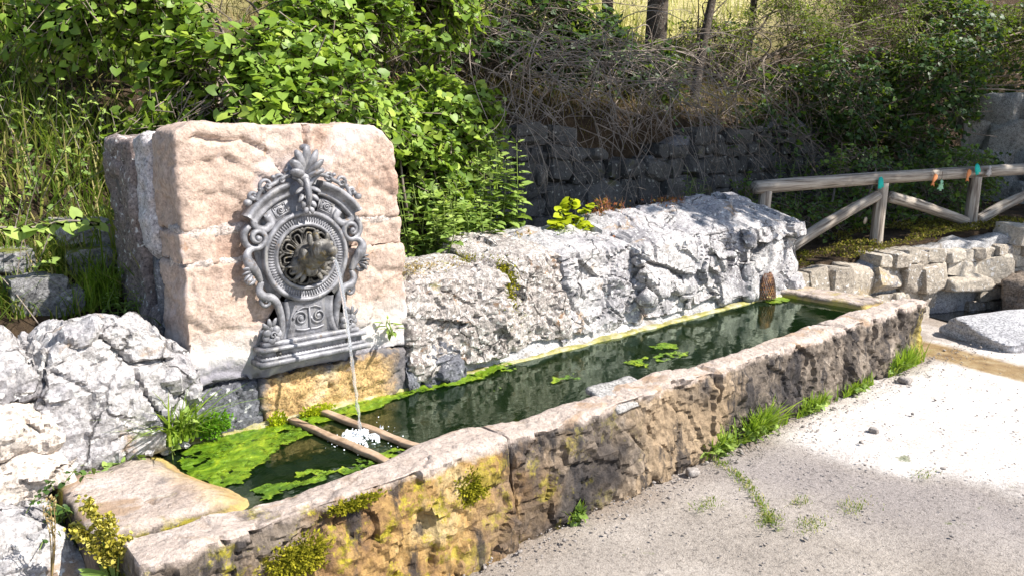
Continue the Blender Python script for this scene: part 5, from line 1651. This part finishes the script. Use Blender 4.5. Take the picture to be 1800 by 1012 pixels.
def dock_plant(base, label, seed, stalks):
    rg = np.random.default_rng(seed)
    t = thing('dock_plant', label, 'plant', tuple(base))
    mb, ms, ml = MB(), MB(), MB()
    for (du, dz) in stalks:
        top = base + np.array([.756 * du, -.655 * du, dz])
        P = curve_pts([base, base * .5 + top * .5 + np.array([0, 0, .05]), top], 10)
        ms.add(*tube(P, np.linspace(.004, .0015, len(P)), 5))
        m = 260
        tt = rg.uniform(.40, 1, m)
        q = np.stack([np.interp(tt, np.linspace(0, 1, len(P)), P[:, k]) for k in range(3)], 1)
        knots = np.round(tt * 16) / 16
        q = np.stack([np.interp(knots, np.linspace(0, 1, len(P)), P[:, k]) for k in range(3)], 1) + rg.normal(size=(m, 3)) * .010
        V, Q, T3, tn = leaf_mesh(q, nz(rg.normal(size=(m, 3))), nz(rg.normal(size=(m, 3))), rg.uniform(.008, .017, m), 1.1, rg.random(m))
        mb.add(V, Q, T3, tint=tn)
    k = 9
    V, Q, T3, tn = leaf_mesh(np.tile(base + np.array([0, 0, .03]), (k, 1)), nz(rg.normal(size=(k, 3)) * np.array([1, 1, .3]) + np.array([0, 0, 1.0])), nz(rg.normal(size=(k, 3))), rg.uniform(.07, .12, k), .34, rg.random(k))
    ml.add(V, Q, T3, tint=tn)
    add('seed_head', mb, L_DOCK, t, tint=True); add('stems', ms, STEM, t); add('leaves', ml, L_NETTLE, t, tint=True)
dock_plant(on(205, 1040, 1, 2.36) * np.array([1, 1, 1]), 'dock plant with yellow seed heads at the near corner of the trough', 24, [(-.06, .30), (-.11, .21), (.0, .24), (.045, .17), (-.02, .13)])
rg = np.random.default_rng(25)
c = on(90, 1030, 1, 2.5)
mb = MB()
for k in range(5):
    e = c + np.array([rg.normal() * .05, rg.normal() * .03, rg.uniform(.18, .3)])
    mb.add(*tube(curve_pts([c, (c + e) / 2 + np.array([.01, 0, .03]), e], 6), np.linspace(.002, .0012, 13), 4))
    m = 14
    V, Q, T3, tn = leaf_mesh(e + rg.normal(size=(m, 3)) * np.array([.004, .004, .02]), np.tile([[0, 0, 1.0]], (m, 1)) + .4 * rg.normal(size=(m, 3)), nz(rg.normal(size=(m, 3))), rg.uniform(.008, .014, m), .5, rg.random(m))
    mb.add(V, Q, T3, tint=tn)
tag(add('seeding_grass', mb, L_DRY, tint=True), 'thin pale grass stalks gone to seed beside the dock plant', 'grass')

# ------- plants on the wall tops
def nettle(c, h, n, label, seed, spread=.10, leaf=.085, mat=None, name='nettle_clump', cat='nettle', lean=.12, width=.72, group=None, pairs=9, pair0=.25):
    """upright stalks with opposite pairs of leaves that get smaller upwards"""
    rg = np.random.default_rng(seed)
    c = np.asarray(c, float)
    t = thing(name, label, cat, tuple(c), group)
    ms, ml = MB(), MB()
    for k in range(n):
        b = c + np.array([rg.normal() * spread, rg.normal() * spread * .5, 0])
        H = h * rg.uniform(.6, 1.1)
        e = b + np.array([rg.normal() * lean * H, rg.normal() * lean * H, H])
        P = curve_pts([b, (b + e) / 2 + rg.normal(size=3) * .02, e], 8)
        ms.add(*tube(P, np.linspace(.0045, .002, len(P)), 5))
        f = np.linspace(pair0, 1, pairs)
        ctr = np.stack([np.interp(f, np.linspace(0, 1, len(P)), P[:, q]) for q in range(3)], 1)
        a0 = rg.uniform(0, PI)
        for q in range(pairs):
            for sg in (0, PI):
                a = a0 + q * PI / 2 + sg
                d = np.array([[math.cos(a), math.sin(a), -.25 + .5 * f[q] + .15 * rg.normal()]])
                s = leaf * (1.05 - .65 * f[q] ** 2) * rg.uniform(.8, 1.15)
                V, Q, T3, tn = leaf_mesh(ctr[q:q + 1] + d * .012, d, np.array([[0, 0, 1.0]]) + .2 * rg.normal(size=(1, 3)), s, width, np.array([np.clip(.3 + .5 * f[q] + .2 * rg.normal(), 0, 1)]))
                ml.add(V, Q, T3, tint=tn)
    add('stems', ms, STEM, t)
    add('leaves', ml, mat or L_NETTLE, t, tint=True)
    return t
nettle(on(800, 452, 1, 3.72), .46, 18, 'bushy light green nettles between the pillar and the low wall stones', 31, .16, .10)
nettle(on(868, 425, 1, 3.80), .62, 8, 'tall pale nettle stalks rising in front of the leafy bush', 32, .09, .12, lean=.05, pairs=13, pair0=.12)
nettle(on(745, 462, 1, 3.70), .20, 6, 'short dark nettles tucked against the right edge of the pillar', 33, .08, .08)
nettle(on(985, 440, 1, 3.52), .17, 9, 'small grey green herb on the wall top under the yellow green sprig', 34, .07, .055, pairs=7)

def sprig():
    rg = np.random.default_rng(35)
    c = on(995, 420, 1, 3.55)
    t = thing('yellow_green_sprig', 'bright yellow green young leaves sprouting from the wall top', 'plant', tuple(c))
    me = np_mesh('leaf', *(lambda r: (r[0], [r[1], r[2]], r[3]))(leaf_mesh(np.zeros((1, 3)), np.array([[0, 1.0, 0]]), np.array([[0, 0, 1.0]]), 1.0, 1.15, .5)))
    ms = MB()
    for (tx, ty) in ((1005, 350), (985, 372), (1045, 362), (1020, 385), (975, 395), (1035, 395)):
        e = on(tx, ty, 1, 3.55 + rg.uniform(-.05, .05))
        P = curve_pts([c, (c + e) / 2 + rg.normal(size=3) * .02, e], 6)
        ms.add(*tube(P, .0025, 4))
        for f in np.linspace(.35, 1, 6):
            for sg in (-1, 1):
                p = np.array([np.interp(f, np.linspace(0, 1, len(P)), P[:, q]) for q in range(3)])
                s = rg.uniform(.05, .085)
                o = link('leaf', me, L_YELLOW, t, tuple(p), (rg.normal() * .35 + .15, rg.normal() * .35, rg.uniform(0, 2 * PI)), (s, s, s))
    add('stems', ms, STEM, t)
sprig()
def stalks(c, n, h, label, seed, mat, spread=.08, w=.003, lean=.5, name='dry_stalks', cat='dry plant'):
    rg = np.random.default_rng(seed)
    P = np.asarray(c) + np.stack([rg.normal(size=n) * spread, rg.normal(size=n) * spread * .5, 0 * np.arange(n)], 1)
    mb = MB(); blades(mb, P, rg, h, w, lean)
    m = n * 3
    Q_ = P[rg.integers(0, n, m)] + np.stack([rg.normal(size=m) * .03, rg.normal(size=m) * .02, rg.uniform(.3, 1.0, m) * h], 1)
    V, Q, T3, tn = leaf_mesh(Q_, nz(rg.normal(size=(m, 3))), nz(rg.normal(size=(m, 3))), rg.uniform(.012, .03, m), .7, rg.random(m))
    mb.add(V, Q, T3, tint=tn)
    return tag(add(name, mb, mat, tint=True), label, cat)
stalks(on(1065, 388, 1, 3.60), 40, .15, 'reddish dry stalks right beside the yellow green sprig', 41, L_RED)
stalks(on(1170, 378, 1, 3.66), 45, .13, 'reddish brown dry stalks behind the flat stone of the wall top', 42, L_RED, .12)
stalks(on(915, 452, 1, 3.62), 70, .16, 'straw coloured dry grass between the nettles and the yellow green sprig', 43, L_DRY, .08, .0022, .9, 'dry_grass', 'dry grass')
stalks(on(1060, 425, 1, 3.45), 90, .045, 'low reddish dry moss and stalks on the middle wall stone', 44, L_RED, .10, .002, 1.0)
# olive moss carpet hanging over a wall stone, and on the end wall
def moss_carpet(pts, n, label, seed, mat, size=(.008, .02), jit=(.02, .01, .02)):
    rg = np.random.default_rng(seed)
    P = np.concatenate(pts)
    q = P[rg.integers(0, len(P), n)] + rg.normal(size=(n, 3)) * np.array(jit)
    V, Q, T3, tn = leaf_mesh(q, nz(rg.normal(size=(n, 3)) + np.array([0, -.5, .6])), nz(rg.normal(size=(n, 3)) + np.array([0, -.3, .8])), rg.uniform(*size, n), .6, np.clip(.5 + .3 * rg.normal(size=n), 0, 1))
    return tag(add('moss_carpet', MB().add(V, Q, T3, tint=tn), mat, tint=True), label, 'moss', kind='stuff')
moss_carpet([np.linspace(on(800, 456, 1, 3.42), on(890, 470, 1, 3.20), 30), np.linspace(on(880, 465, 1, 3.2), on(893, 548, 1, 3.10), 40), np.linspace(on(900, 475, 1, 3.2), on(880, 540, 1, 3.10), 40)], 2600, 'olive and brown moss draped over a stone of the trough wall', 51, L_MOSS, jit=(.03, .02, .02))
moss_carpet([np.linspace(on(710, 474, 1, 3.25), on(800, 462, 1, 3.4), 30)], 700, 'dry brown moss along the low wall top next to the pillar', 52, L_DRY, jit=(.03, .06, .012))
# top of the end wall: moss under the fence
rg = np.random.default_rng(53)
X = rg.uniform(5.9, 9.4, 9000); off = rg.uniform(.14, .85, 9000)
Y = end_line(X) + off
keep = vn(np.stack([X * 2.2, Y * 2.2, 0 * X], 1), 8) > -.2
X, Y = X[keep], Y[keep]
Z = np.maximum(soil_z(X, Y), np.interp((X - 5.78) * 1.065, [0, .5, .95, 1.4, 1.9, 2.6, 3.5, 4.6], [0.50, 0.495, 0.565, 0.645, 0.715, 0.745, 0.80, 0.85]) - .02) + .01 + .02 * np.abs(vn(np.stack([X * 6, Y * 6, 0 * X], 1), 4))
V, Q, T3, tn = leaf_mesh(np.stack([X, Y, Z], 1), nz(rg.normal(size=(len(X), 3)) + np.array([0, 0, .6])), nz(rg.normal(size=(len(X), 3)) + np.array([0, 0, 1.0])), rg.uniform(.012, .032, len(X)), .6, np.clip(.45 + .35 * rg.normal(size=len(X)), 0, 1))
tag(add('moss_carpet', MB().add(V, Q, T3, tint=tn), L_MOSS_B, tint=True), 'brownish olive moss and litter along the wall top under the fence', 'moss', kind='stuff')

# ------- shrubs
def bush(name, label, cat, base, blobs, n, seed, mat, leaf=.085, K=7, length=.4, singles=0, stems=14, clump=1.6, thr=-.1, twigmat=None, width=1.0, low=-.75, droop=.35, flatness=.6, shell=.35, group=None, spread=.9):
    rg = np.random.default_rng(seed)
    t = thing(name, label, cat, tuple(base), group)
    P, N = blob_pts(n, blobs, rg, shell, clump, thr, seed, low)
    ml, mt = MB(), MB()
    sprays(ml, mt, P, N, rg, K, length, leaf, droop, .2, width, spread, .0035, flatness)
    V, Fs, T = ml.data()
    cr = add('crown', ml, mat, t, tint=True)
    tag(cr, kind='stuff')
    B = np.array(blobs)
    for k in range(stems):
        b = B[rg.integers(len(B))]
        e = b[:3] + nz(rg.normal(size=3)) * b[3:6] * .75
        s = np.asarray(base) + np.array([rg.normal() * .25, rg.normal() * .12, 0])
        m = (s + e) / 2 + rg.normal(size=3) * .15 + np.array([0, 0, .2])
        c = curve_pts([s, m, e], 8)
        mt.add(*tube(c, np.linspace(.017, .005, len(c)), 5))
    add('branches', mt, twigmat or TWIG, t)
    if singles:   # the leaves that show largest, one by one
        d = P - _C
        vis = (d @ _F)
        px = CX + FPX * (d @ _rt) / vis; py = CY - FPX * (d @ _U) / vis
        okk = (px > 0) & (px < 1800) & (py > 0) & (py < 480) & ((N * -d).sum(1) > 0)
        idx = np.where(okk)[0]
        idx = idx[np.argsort(vis[idx])][:singles]
        me = np_mesh('leaf', *(lambda r: (r[0], [r[1], r[2]], r[3]))(leaf_mesh(np.zeros((1, 3)), np.array([[0, 1.0, 0]]), np.array([[0, 0, 1.0]]), 1.0, width, .62)))
        for i in idx:
            p = P[i] + N[i] * rg.uniform(.02, .10)
            s = leaf * rg.uniform(.6, 1.15)
            dirv = nz(N[i] + .8 * rg.normal(size=3) + np.array([0, 0, -.4]))
            zz = nz(np.array([0, 0, 1.0]) + .6 * N[i] + .4 * rg.normal(size=3))
            x = nz(np.cross(dirv, zz)); z2 = np.cross(x, dirv)
            R = Matrix((x, dirv, z2)).transposed()
            link('leaf', me, mat, t, tuple(p), R.to_euler(), (s, s, s))
    return t

bush('hazel_shrub', 'large bright green hazel shrub arching over the top of the pillar', 'shrub', (2.4, 5.35, 1.5),
     [(1.75, 4.45, 1.72, .50, .35, .26), (2.25, 4.45, 1.78, .55, .35, .30), (2.05, 4.72, 1.98, .62, .45, .38), (2.75, 4.85, 2.15, .75, .45, .45), (1.55, 5.15, 2.45, .75, .5, .45), (2.5, 5.2, 2.75, .95, .5, .40), (3.35, 5.15, 2.65, .55, .4, .45)],
     2900, 201, L_HAZEL, .080, 7, .36, singles=220, stems=26, thr=-.02, clump=2.1)
bush('leafy_shrub', 'dense sunlit shrub hanging down between the pillar and the nettles', 'shrub', (3.3, 5.0, .6),
     [(2.95, 4.62, 1.40, .42, .35, .50), (3.35, 4.70, 1.60, .42, .35, .42), (2.75, 4.55, .95, .35, .3, .42), (3.15, 4.60, 1.0, .40, .3, .4), (3.75, 4.95, 1.75, .28, .3, .25)],
     1300, 202, L_HAZEL, .074, 7, .27, singles=70, stems=16, clump=2.2, thr=-.25)
bush('hazel_shrub', 'yellowish green shrub at the top of the bank left of the large hazel', 'shrub', (.7, 6.6, 2.2),
     [(.55, 6.5, 2.75, .7, .5, .45), (-.1, 6.8, 3.0, .6, .5, .5), (1.2, 6.8, 3.2, .7, .5, .4)], 520, 203, L_OLIVE, .085, 7, .40, stems=12, thr=0.0)
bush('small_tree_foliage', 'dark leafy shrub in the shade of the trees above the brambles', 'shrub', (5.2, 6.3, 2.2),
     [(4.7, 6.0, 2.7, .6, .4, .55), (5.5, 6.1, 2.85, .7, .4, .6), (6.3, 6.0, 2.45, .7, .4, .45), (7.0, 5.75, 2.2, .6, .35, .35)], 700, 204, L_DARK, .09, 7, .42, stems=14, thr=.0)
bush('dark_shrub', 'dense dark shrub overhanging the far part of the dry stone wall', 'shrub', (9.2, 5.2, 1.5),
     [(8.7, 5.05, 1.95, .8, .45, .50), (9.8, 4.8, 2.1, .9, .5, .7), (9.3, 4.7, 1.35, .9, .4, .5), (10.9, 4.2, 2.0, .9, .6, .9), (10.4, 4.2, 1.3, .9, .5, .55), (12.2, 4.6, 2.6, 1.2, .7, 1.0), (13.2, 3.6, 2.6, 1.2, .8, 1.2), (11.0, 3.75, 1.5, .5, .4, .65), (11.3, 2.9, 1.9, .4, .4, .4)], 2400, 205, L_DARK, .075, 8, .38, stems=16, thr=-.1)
bush('feathery_shrub', 'feathery olive green boughs catching light above the dark shrub', 'shrub', (9.5, 6.4, 2.3),
     [(8.6, 6.2, 2.75, .8, .5, .35), (9.8, 5.8, 2.9, .9, .5, .5), (10.8, 5.2, 2.9, .8, .5, .55), (11.2, 4.6, 2.8, .7, .5, .7), (12.6, 5.4, 3.6, 1.3, .7, .6), (11.2, 6.0, 3.5, 1.2, .6, .4), (13.6, 4.8, 3.6, 1.3, .8, .9), (14.2, 4.0, 3.0, 1.2, .8, 1.0)], 2500, 206, L_OLIVE, .05, 12, .50, stems=14, thr=0.05, width=.55, droop=.5)
bush('low_undergrowth', 'dark green undergrowth behind the log fence', 'undergrowth', (7.6, 3.9, .55),
     [(6.6, 3.95, .70, .45, .3, .25), (7.3, 3.75, .75, .5, .25, .25), (8.1, 3.5, .85, .5, .3, .25), (8.9, 3.3, .95, .5, .3, .3), (7.8, 4.4, .95, .9, .3, .4), (9.6, 3.4, 1.1, .6, .4, .4), (8.6, 3.9, 1.15, .8, .35, .4)], 1000, 207, L_MID, .055, 7, .24, stems=14, thr=-.2, width=.9)

# tall bank grass and herbs left of the pillar
def bank_grass():
    rg = np.random.default_rng(61)
    mb = MB()
    n = 9000
    X = rg.uniform(-1.2, 2.2, n); Y = rg.uniform(3.6, 7.2, n)
    k = vn(np.stack([X * 1.6, Y * 1.6, 0 * X], 1), 5) > -.35
    X, Y = X[k], Y[k]
    P = np.stack([X, Y, soil_z(X, Y) - .02], 1)
    blades(mb, P, rg, .34, .006, .7, .6)
    tag(add('bank_grass', mb, L_BANK, tint=True), 'tall green and straw coloured grass on the bank left of the pillar', 'grass', kind='stuff')
    ml, ms = MB(), MB()
    n = 420
    X = rg.uniform(-1.0, 1.3, n); Y = rg.uniform(4.0, 6.6, n)
    k = vn(np.stack([X * 1.4, Y * 1.4, 0 * X], 1), 9) > -.2
    X, Y = X[k], Y[k]
    P = np.stack([X, Y, soil_z(X, Y) + rg.uniform(.05, .5, len(X))], 1)
    sprays(ml, ms, P, np.tile([[.1, -.4, .9]], (len(P), 1)), rg, 10, .5, .05, .25, .7, .6, .8, .0025)
    t = thing('bank_herbs', 'mixed leafy herbs growing up the bank left of the pillar', 'herbs', (.3, 4.8, 1.0))
    tag(add('leaves', ml, L_NETTLE, t, tint=True), kind='stuff')
    add('stems', ms, TWIG_PALE, t)
bank_grass()
grass_tuft(180, 525, 160, .20, 'bright fine grass tuft at the foot of the pillar flank', 64, ax=9, spread=.06, lean=.8, w=.004)
grass_tuft(155, 545, 120, .16, 'yellowish fine grass tuft between the bank rocks and the boulders', 65, ax=9, spread=.06, lean=.7, w=.004)
nettle(on_soil(225, 572), .18, 6, 'feathery green weeds at the foot of the pillar flank', 66, .05, .05, pairs=10, width=.4)
# grey rocks in the bank
for k, (px, py, s, lab) in enumerate([(150, 425, (.27, .24, .17), 'grey rock jutting from the bank beside the pillar flank under the bramble runner'), (160, 470, (.24, .22, .13), 'grey rock directly below the jutting rock in the bank'),
                                      (70, 535, (.24, .22, .2), 'mossy grey rock low in the bank beside the boulder wall'), (120, 545, (.14, .15, .13), 'small grey rock low in the bank by the yellowish tuft'), (20, 470, (.2, .2, .13), 'grey rock half hidden in the herbs of the bank')]):
    V, Q = rock(s, 500 + k, n=14, planes=14, p=60, amp=.05, fine=.02)
    tag(add('bank_rock', (V + on_soil(px, py) + np.array([0, .02, .04]), Q), (LIME, BANKR, BANKR, BANKR, BANKR)[k], sharp=24), lab, 'rock', 'rocks in the bank')
rg = np.random.default_rng(69)
mb = MB()
for k in range(26):
    p = on_soil(rg.uniform(0, 200), rg.uniform(390, 560))
    n = 60
    blades(mb, p + np.stack([rg.normal(size=n) * .05, rg.normal(size=n) * .04, 0 * np.arange(n)], 1), rg, .13, .004, .9)
tag(add('short_bank_grass', mb, L_BANK, tint=True), 'short grass among the grey rocks of the bank', 'grass', kind='stuff')
# bramble runner arching across the bank
c = curve_pts([on(-10, 400, 1, 3.9), on(60, 400, 1, 3.9), on(120, 388, 1, 3.9), on(195, 397, 1, 3.95)], 8)
t = thing('bramble_runner', 'bramble runner with pale leaves stretched across the bank toward the pillar', 'bramble', tuple(c[0]))
add('stem', tube(c, .0045, 5), TWIG_PALE, t)
rg = np.random.default_rng(67); ml = MB()
for k in range(7):
    p = c[int(2 + k * 3.2)]
    V, Q, T3, tn = leaf_mesh(np.tile(p, (3, 1)), nz(np.array([[.5, -.3, -.3], [-.5, -.3, -.4], [0, -.5, .3]]) + .3 * rg.normal(size=(3, 3))), nz(np.array([[0, -.5, 1.0]] * 3)), rg.uniform(.05, .085, 3), 1.0, rg.uniform(.6, 1, 3))
    ml.add(V, Q, T3, tint=tn)
add('leaves', ml, L_NETTLE, t, tint=True)

# ------- brambles, ivy and undergrowth over the dry stone wall
def bramble_thicket(name, label, x0, x1, ybase, n, seed, mat, zr=(1.5, 2.6), ln=(.6, 1.5), hang=.9, r=.0045, leaves=0, lmat=None, lf=.05, yv=.35, out=.55):
    rg = np.random.default_rng(seed)
    t = thing(name, label, 'bramble', ((x0 + x1) / 2, ybase, zr[0]))
    mb, ml = MB(), MB()
    for k in range(n):
        x = rg.uniform(x0, x1); y = ybase + rg.uniform(-.1, yv)
        z = rg.uniform(*zr)
        a = np.array([x, y, z])
        Ls = rg.uniform(*ln)
        d = np.array([rg.normal() * .7, -abs(rg.normal()) * out, rg.uniform(-.1, .9)])
        pts = [a]
        for q in range(4):
            d = d + np.array([rg.normal() * .32, rg.normal() * .14, -hang * .55 + rg.normal() * .25])
            d = d / np.linalg.norm(d)
            pts.append(pts[-1] + d * Ls / 4)
        P = curve_pts(pts, 4)
        P[:, 1] = np.maximum(P[:, 1], 4.25)
        mb.add(*tube(P, np.linspace(r, r * .35, len(P)) * rg.uniform(.6, 1.5), 4, cap=False))
        for q in range(3):   # side twigs
            i = rg.integers(3, len(P) - 1)
            e = P[i] + nz(rg.normal(size=3) + d * .5) * rg.uniform(.08, .3)
            mb.add(*tube([P[i], (P[i] + e) / 2 + rg.normal(size=3) * .02, e], [r * .45, r * .35, r * .2], 3, cap=False))
    tag(add('stems', mb, mat, t), kind='stuff')
    if leaves:
        X = rg.uniform(x0, x1, leaves); Y = ybase + rg.uniform(-.45, yv, leaves); Z = rg.uniform(zr[0] - .7, zr[1] + .3, leaves)
        k = vn(np.stack([X * 1.5, Y, Z * 1.8], 1), seed) > .05
        P = np.stack([X, Y, Z], 1)[k]
        sprays(ml, None, P, np.tile([[-.2, -.8, .3]], (len(P), 1)), rg, 5, .22, lf, .5, .1, 1.0, .9, 0)
        tag(add('leaves', ml, lmat, t, tint=True), kind='stuff')
bramble_thicket('bramble_thicket', 'tangle of bare grey bramble stems hanging over the dry stone wall', 3.9, 7.0, 5.15, 300, 71, TWIG_PALE, (1.5, 2.5), (.7, 1.7), .75, .0045, 130, L_DARK, .05)
bramble_thicket('bramble_thicket', 'brown twiggy thicket above the dry stone wall beside the hazel', 3.4, 5.6, 5.8, 230, 72, TWIG, (2.0, 3.2), (.6, 1.4), .35, .005, 90, L_HAZEL, .06, .6)
bramble_thicket('bramble_thicket', 'shaded bramble stems with few leaves under the trees at the wall end', 6.8, 10.0, 5.05, 190, 73, TWIG, (1.4, 2.5), (.6, 1.4), .8, .0045, 320, L_DARK, .055)
rg = np.random.default_rng(74)   # leaf litter and dead stalks on the slope
n = 9000
X = rg.uniform(3.0, 11, n); Y = rg.uniform(5.15, 8.2, n)
P = np.stack([X, Y, soil_z(X, Y)], 1)
mb = MB(); blades(mb, P, rg, .20, .005, 1.1, .6)
tag(add('dry_undergrowth', mb, L_LITTER, tint=True), 'dry brown grass and litter on the slope above the wall', 'dry grass', kind='stuff')
n = 12000
X = rg.uniform(-4, 26, n); Y = 8.5 + 16 * rg.random(n) ** 1.6
P = np.stack([X, Y, soil_z(X, Y) - .03], 1)
mb = MB(); blades(mb, P, rg, .42, .014, .6, .5)
tag(add('field_grass', mb, L_STRAW, tint=True), 'sunlit straw coloured grass of the field on the hill', 'grass', kind='stuff')

# pale rock outcrop at the far right of the bank
t = thing('rock_outcrop', 'pale dappled rock outcrop in the bank past the fence', 'rocks', (11.8, 3.4, .8))
rg = np.random.default_rng(560)
for k in range(22):
    row = k // 6
    y = 3.95 - (k % 6) * .36 + rg.normal() * .06 + (row % 2) * .15
    z = .82 + row * .36
    s_ = np.array([rg.uniform(.4, .6), rg.uniform(.38, .55), rg.uniform(.36, .50)])
    V, Q = rock(s_, 560 + k, n=10, planes=14, p=60, amp=.05, fine=.02)
    add('stone', (V @ rotz(rg.uniform(-.4, .4)).T + np.array([11.7 + .12 * row + rg.normal() * .06, y, z]), Q), BANKR2, t, sharp=24)
# nettles at the foot of the dry stone wall
nettle((6.35, 4.62, .60), .62, 6, 'shaded nettles against the dry stone wall behind the flat wall stone', 81, .08, .07, L_NETTLE2, pairs=11)
nettle((4.9, 4.66, .58), .42, 4, 'few shaded nettles at the dry stone wall near the red stalks', 82, .06, .06, L_NETTLE2, pairs=9)
nettle((7.9, 4.45, .65), .66, 6, 'shaded nettles between the dry stone wall and the first fence post', 83, .10, .075, L_NETTLE2, pairs=11)

# ------- trees
def tree(name, label, base, top, r0, limbs, blobs, n, seed, mat, leaf=.09, K=7, length=.5, thr=-.05, bend=.2, width=.9, group=None):
    rg = np.random.default_rng(seed)
    base, top = np.asarray(base, float), np.asarray(top, float)
    t = thing(name, label, 'tree', tuple(base), group)
    P = curve_pts([base - np.array([0, 0, .3]), base * .6 + top * .4 + rg.normal(size=3) * bend * .4, base * .25 + top * .75 + rg.normal(size=3) * bend * .4, top], 10)
    mb = MB()
    R = np.linspace(r0, r0 * .45, len(P)); R[:4] *= np.array([1.5, 1.3, 1.15, 1.05])
    V, Q, T3 = tube(P, R, 12)
    V += .12 * r0 * np.stack([fbm(V * 9, seed, 3)] * 3, 1)
    mb.add(V, Q, T3)
    B = np.array(blobs) if len(blobs) else np.zeros((0, 6))
    for k in range(limbs):
        f = rg.uniform(.35, 1)
        s = np.array([np.interp(f, np.linspace(0, 1, len(P)), P[:, q]) for q in range(3)])
        if len(B):
            b = B[rg.integers(len(B))]; e = b[:3] + nz(rg.normal(size=3)) * b[3:6] * .6
        else:
            e = s + np.array([rg.normal() * .8, rg.normal() * .4, rg.uniform(.2, .9)])
        m = s * .5 + e * .5 + rg.normal(size=3) * .18
        c = curve_pts([s, m, e], 8)
        mb.add(*tube(c, np.linspace(r0 * .34, r0 * .06, len(c)), 6))
    add('trunk', mb, BARK, t)
    if n:
        Pp, N = blob_pts(n, blobs, rg, .45, 1.1, thr, seed, -1)
        ml, mt = MB(), MB()
        sprays(ml, mt, Pp, N, rg, K, length, leaf, .35, .1, width, .9, .004)
        cr = tag(add('crown', ml, mat, t, tint=True), kind='stuff')
        add('twigs', mt, TWIG, t)
    return t
def sz(x, y): return float(soil_z(np.array([x]), np.array([y]))[0])
tree('field_tree', 'dark straight trunk beside a second trunk at the edge of the field', (6.5, 6.55, sz(6.5, 6.55)), (6.45, 6.7, 6.2), .105, 7, [(6.2, 6.2, 4.9, 1.5, 1.1, 1.1), (7.2, 6.6, 5.6, 1.5, 1.2, 1.0)], 1000, 301, L_DARK, .10, bend=.1, group=None)
tree('field_tree', 'slightly thinner trunk standing close to the dark straight trunk', (6.95, 6.35, sz(6.95, 6.35)), (7.05, 6.5, 5.6), .075, 6, [(7.4, 6.1, 4.6, 1.2, .9, .9)], 420, 302, L_DARK, .10, bend=.1)
tree('field_tree', 'thick dark trunk rising behind the log fence rail end', (7.5, 6.1, sz(7.5, 6.1)), (7.6, 6.0, 6.0), .14, 8, [(8.0, 5.6, 4.9, 1.6, 1.1, 1.0), (7.0, 5.4, 5.4, 1.3, 1.1, .9)], 1100, 303, L_DARK, .10, bend=.12)
tree('leaning_tree', 'leaning dark trunk with bare side branches against the bright field', (7.75, 5.75, sz(7.75, 5.75) - .1), (9.0, 5.9, 5.2), .06, 9, [(9.3, 5.9, 4.8, 1.2, .9, .7)], 320, 304, L_OLIVE, .08, bend=.15)
tree('field_tree', 'slender trunk in front of the field beyond the leaning tree', (10.2, 6.6, sz(10.2, 6.6)), (10.3, 6.6, 6.0), .055, 6, [(10.4, 6.4, 5.0, 1.2, 1.0, .9)], 420, 305, L_DARK, .09, bend=.1)
# bare branches of the leaning tree's neighbours against the field
rg = np.random.default_rng(306)
t = thing('dead_branches', 'bare dead branches reaching across the bright field beside the leaning trunk', 'branches', (8.6, 6.2, sz(8.6, 6.2)))
mb = MB()
s0 = np.array([8.3, 6.2, sz(8.3, 6.2) - .1])
mb.add(*tube(curve_pts([s0, s0 + np.array([.15, .05, .5]), s0 + np.array([.5, .1, 1.0])], 6), np.linspace(.035, .02, 13), 7))
for k in range(16):
    b = s0 + np.array([.15, .05, .5]) + np.array([.35, .05, .5]) * rg.random()
    e = b + np.array([rg.uniform(.2, 1.5), rg.normal() * .25, rg.uniform(-.15, .75)])
    P = curve_pts([b, (b + e) / 2 + rg.normal(size=3) * .1, e], 8)
    mb.add(*tube(P, np.linspace(.011, .003, len(P)), 5))
    for q in range(5):
        i = rg.integers(5, len(P)); e2 = P[i] + np.array([rg.uniform(-.05, .4), rg.normal() * .12, rg.normal() * .2])
        mb.add(*tube([P[i], (P[i] + e2) / 2 + rg.normal(size=3) * .03, e2], [.004, .003, .0015], 4))
add('boughs', mb, BARK, t)
# trees on the near side of the path, out of the picture: they shade the back wall and the fence
def shade_tree(label, base, blobs, n, seed):
    B = np.array(blobs)
    return tree('path_tree', label, base, B[:, :3].mean(0) + np.array([0, 0, .4]), .16, 10, blobs, n, seed, L_DARK, .15, 8, .55, thr=-.45, bend=.3)
shade_tree('tall tree beside the path shading the back wall', (10.6, -.6, 0), [(6.7, 1.7, 5.6, 1.3, 1.0, .8), (7.6, 1.2, 4.9, 1.4, 1.0, .8), (8.8, 1.35, 5.4, 1.4, 0.9, .9), (9.6, 1.4, 5.0, 1.5, 1.1, 1.0), (10.4, .6, 5.7, 1.5, 1.1, 1.0)], 2000, 311)
shade_tree('tall tree farther along the path shading the fence', (13.2, -1.4, 0), [(11.6, -1.0, 5.6, 1.6, 1.4, 1.1), (12.8, .2, 5.6, 1.6, 1.3, 1.1), (12.6, -2.2, 6.2, 1.6, 1.4, 1.2), (14.2, -.8, 6.0, 1.6, 1.4, 1.2)], 1200, 312)

# small weed at the right foot of the pillar
nettle(on(690, 585, 1, 3.04), .06, 3, 'tiny weed with narrow leaves at the right foot of the pillar', 91, .01, .07, L_NETTLE, width=.35, pairs=3, lean=.3, name='small_weed', cat='weed')
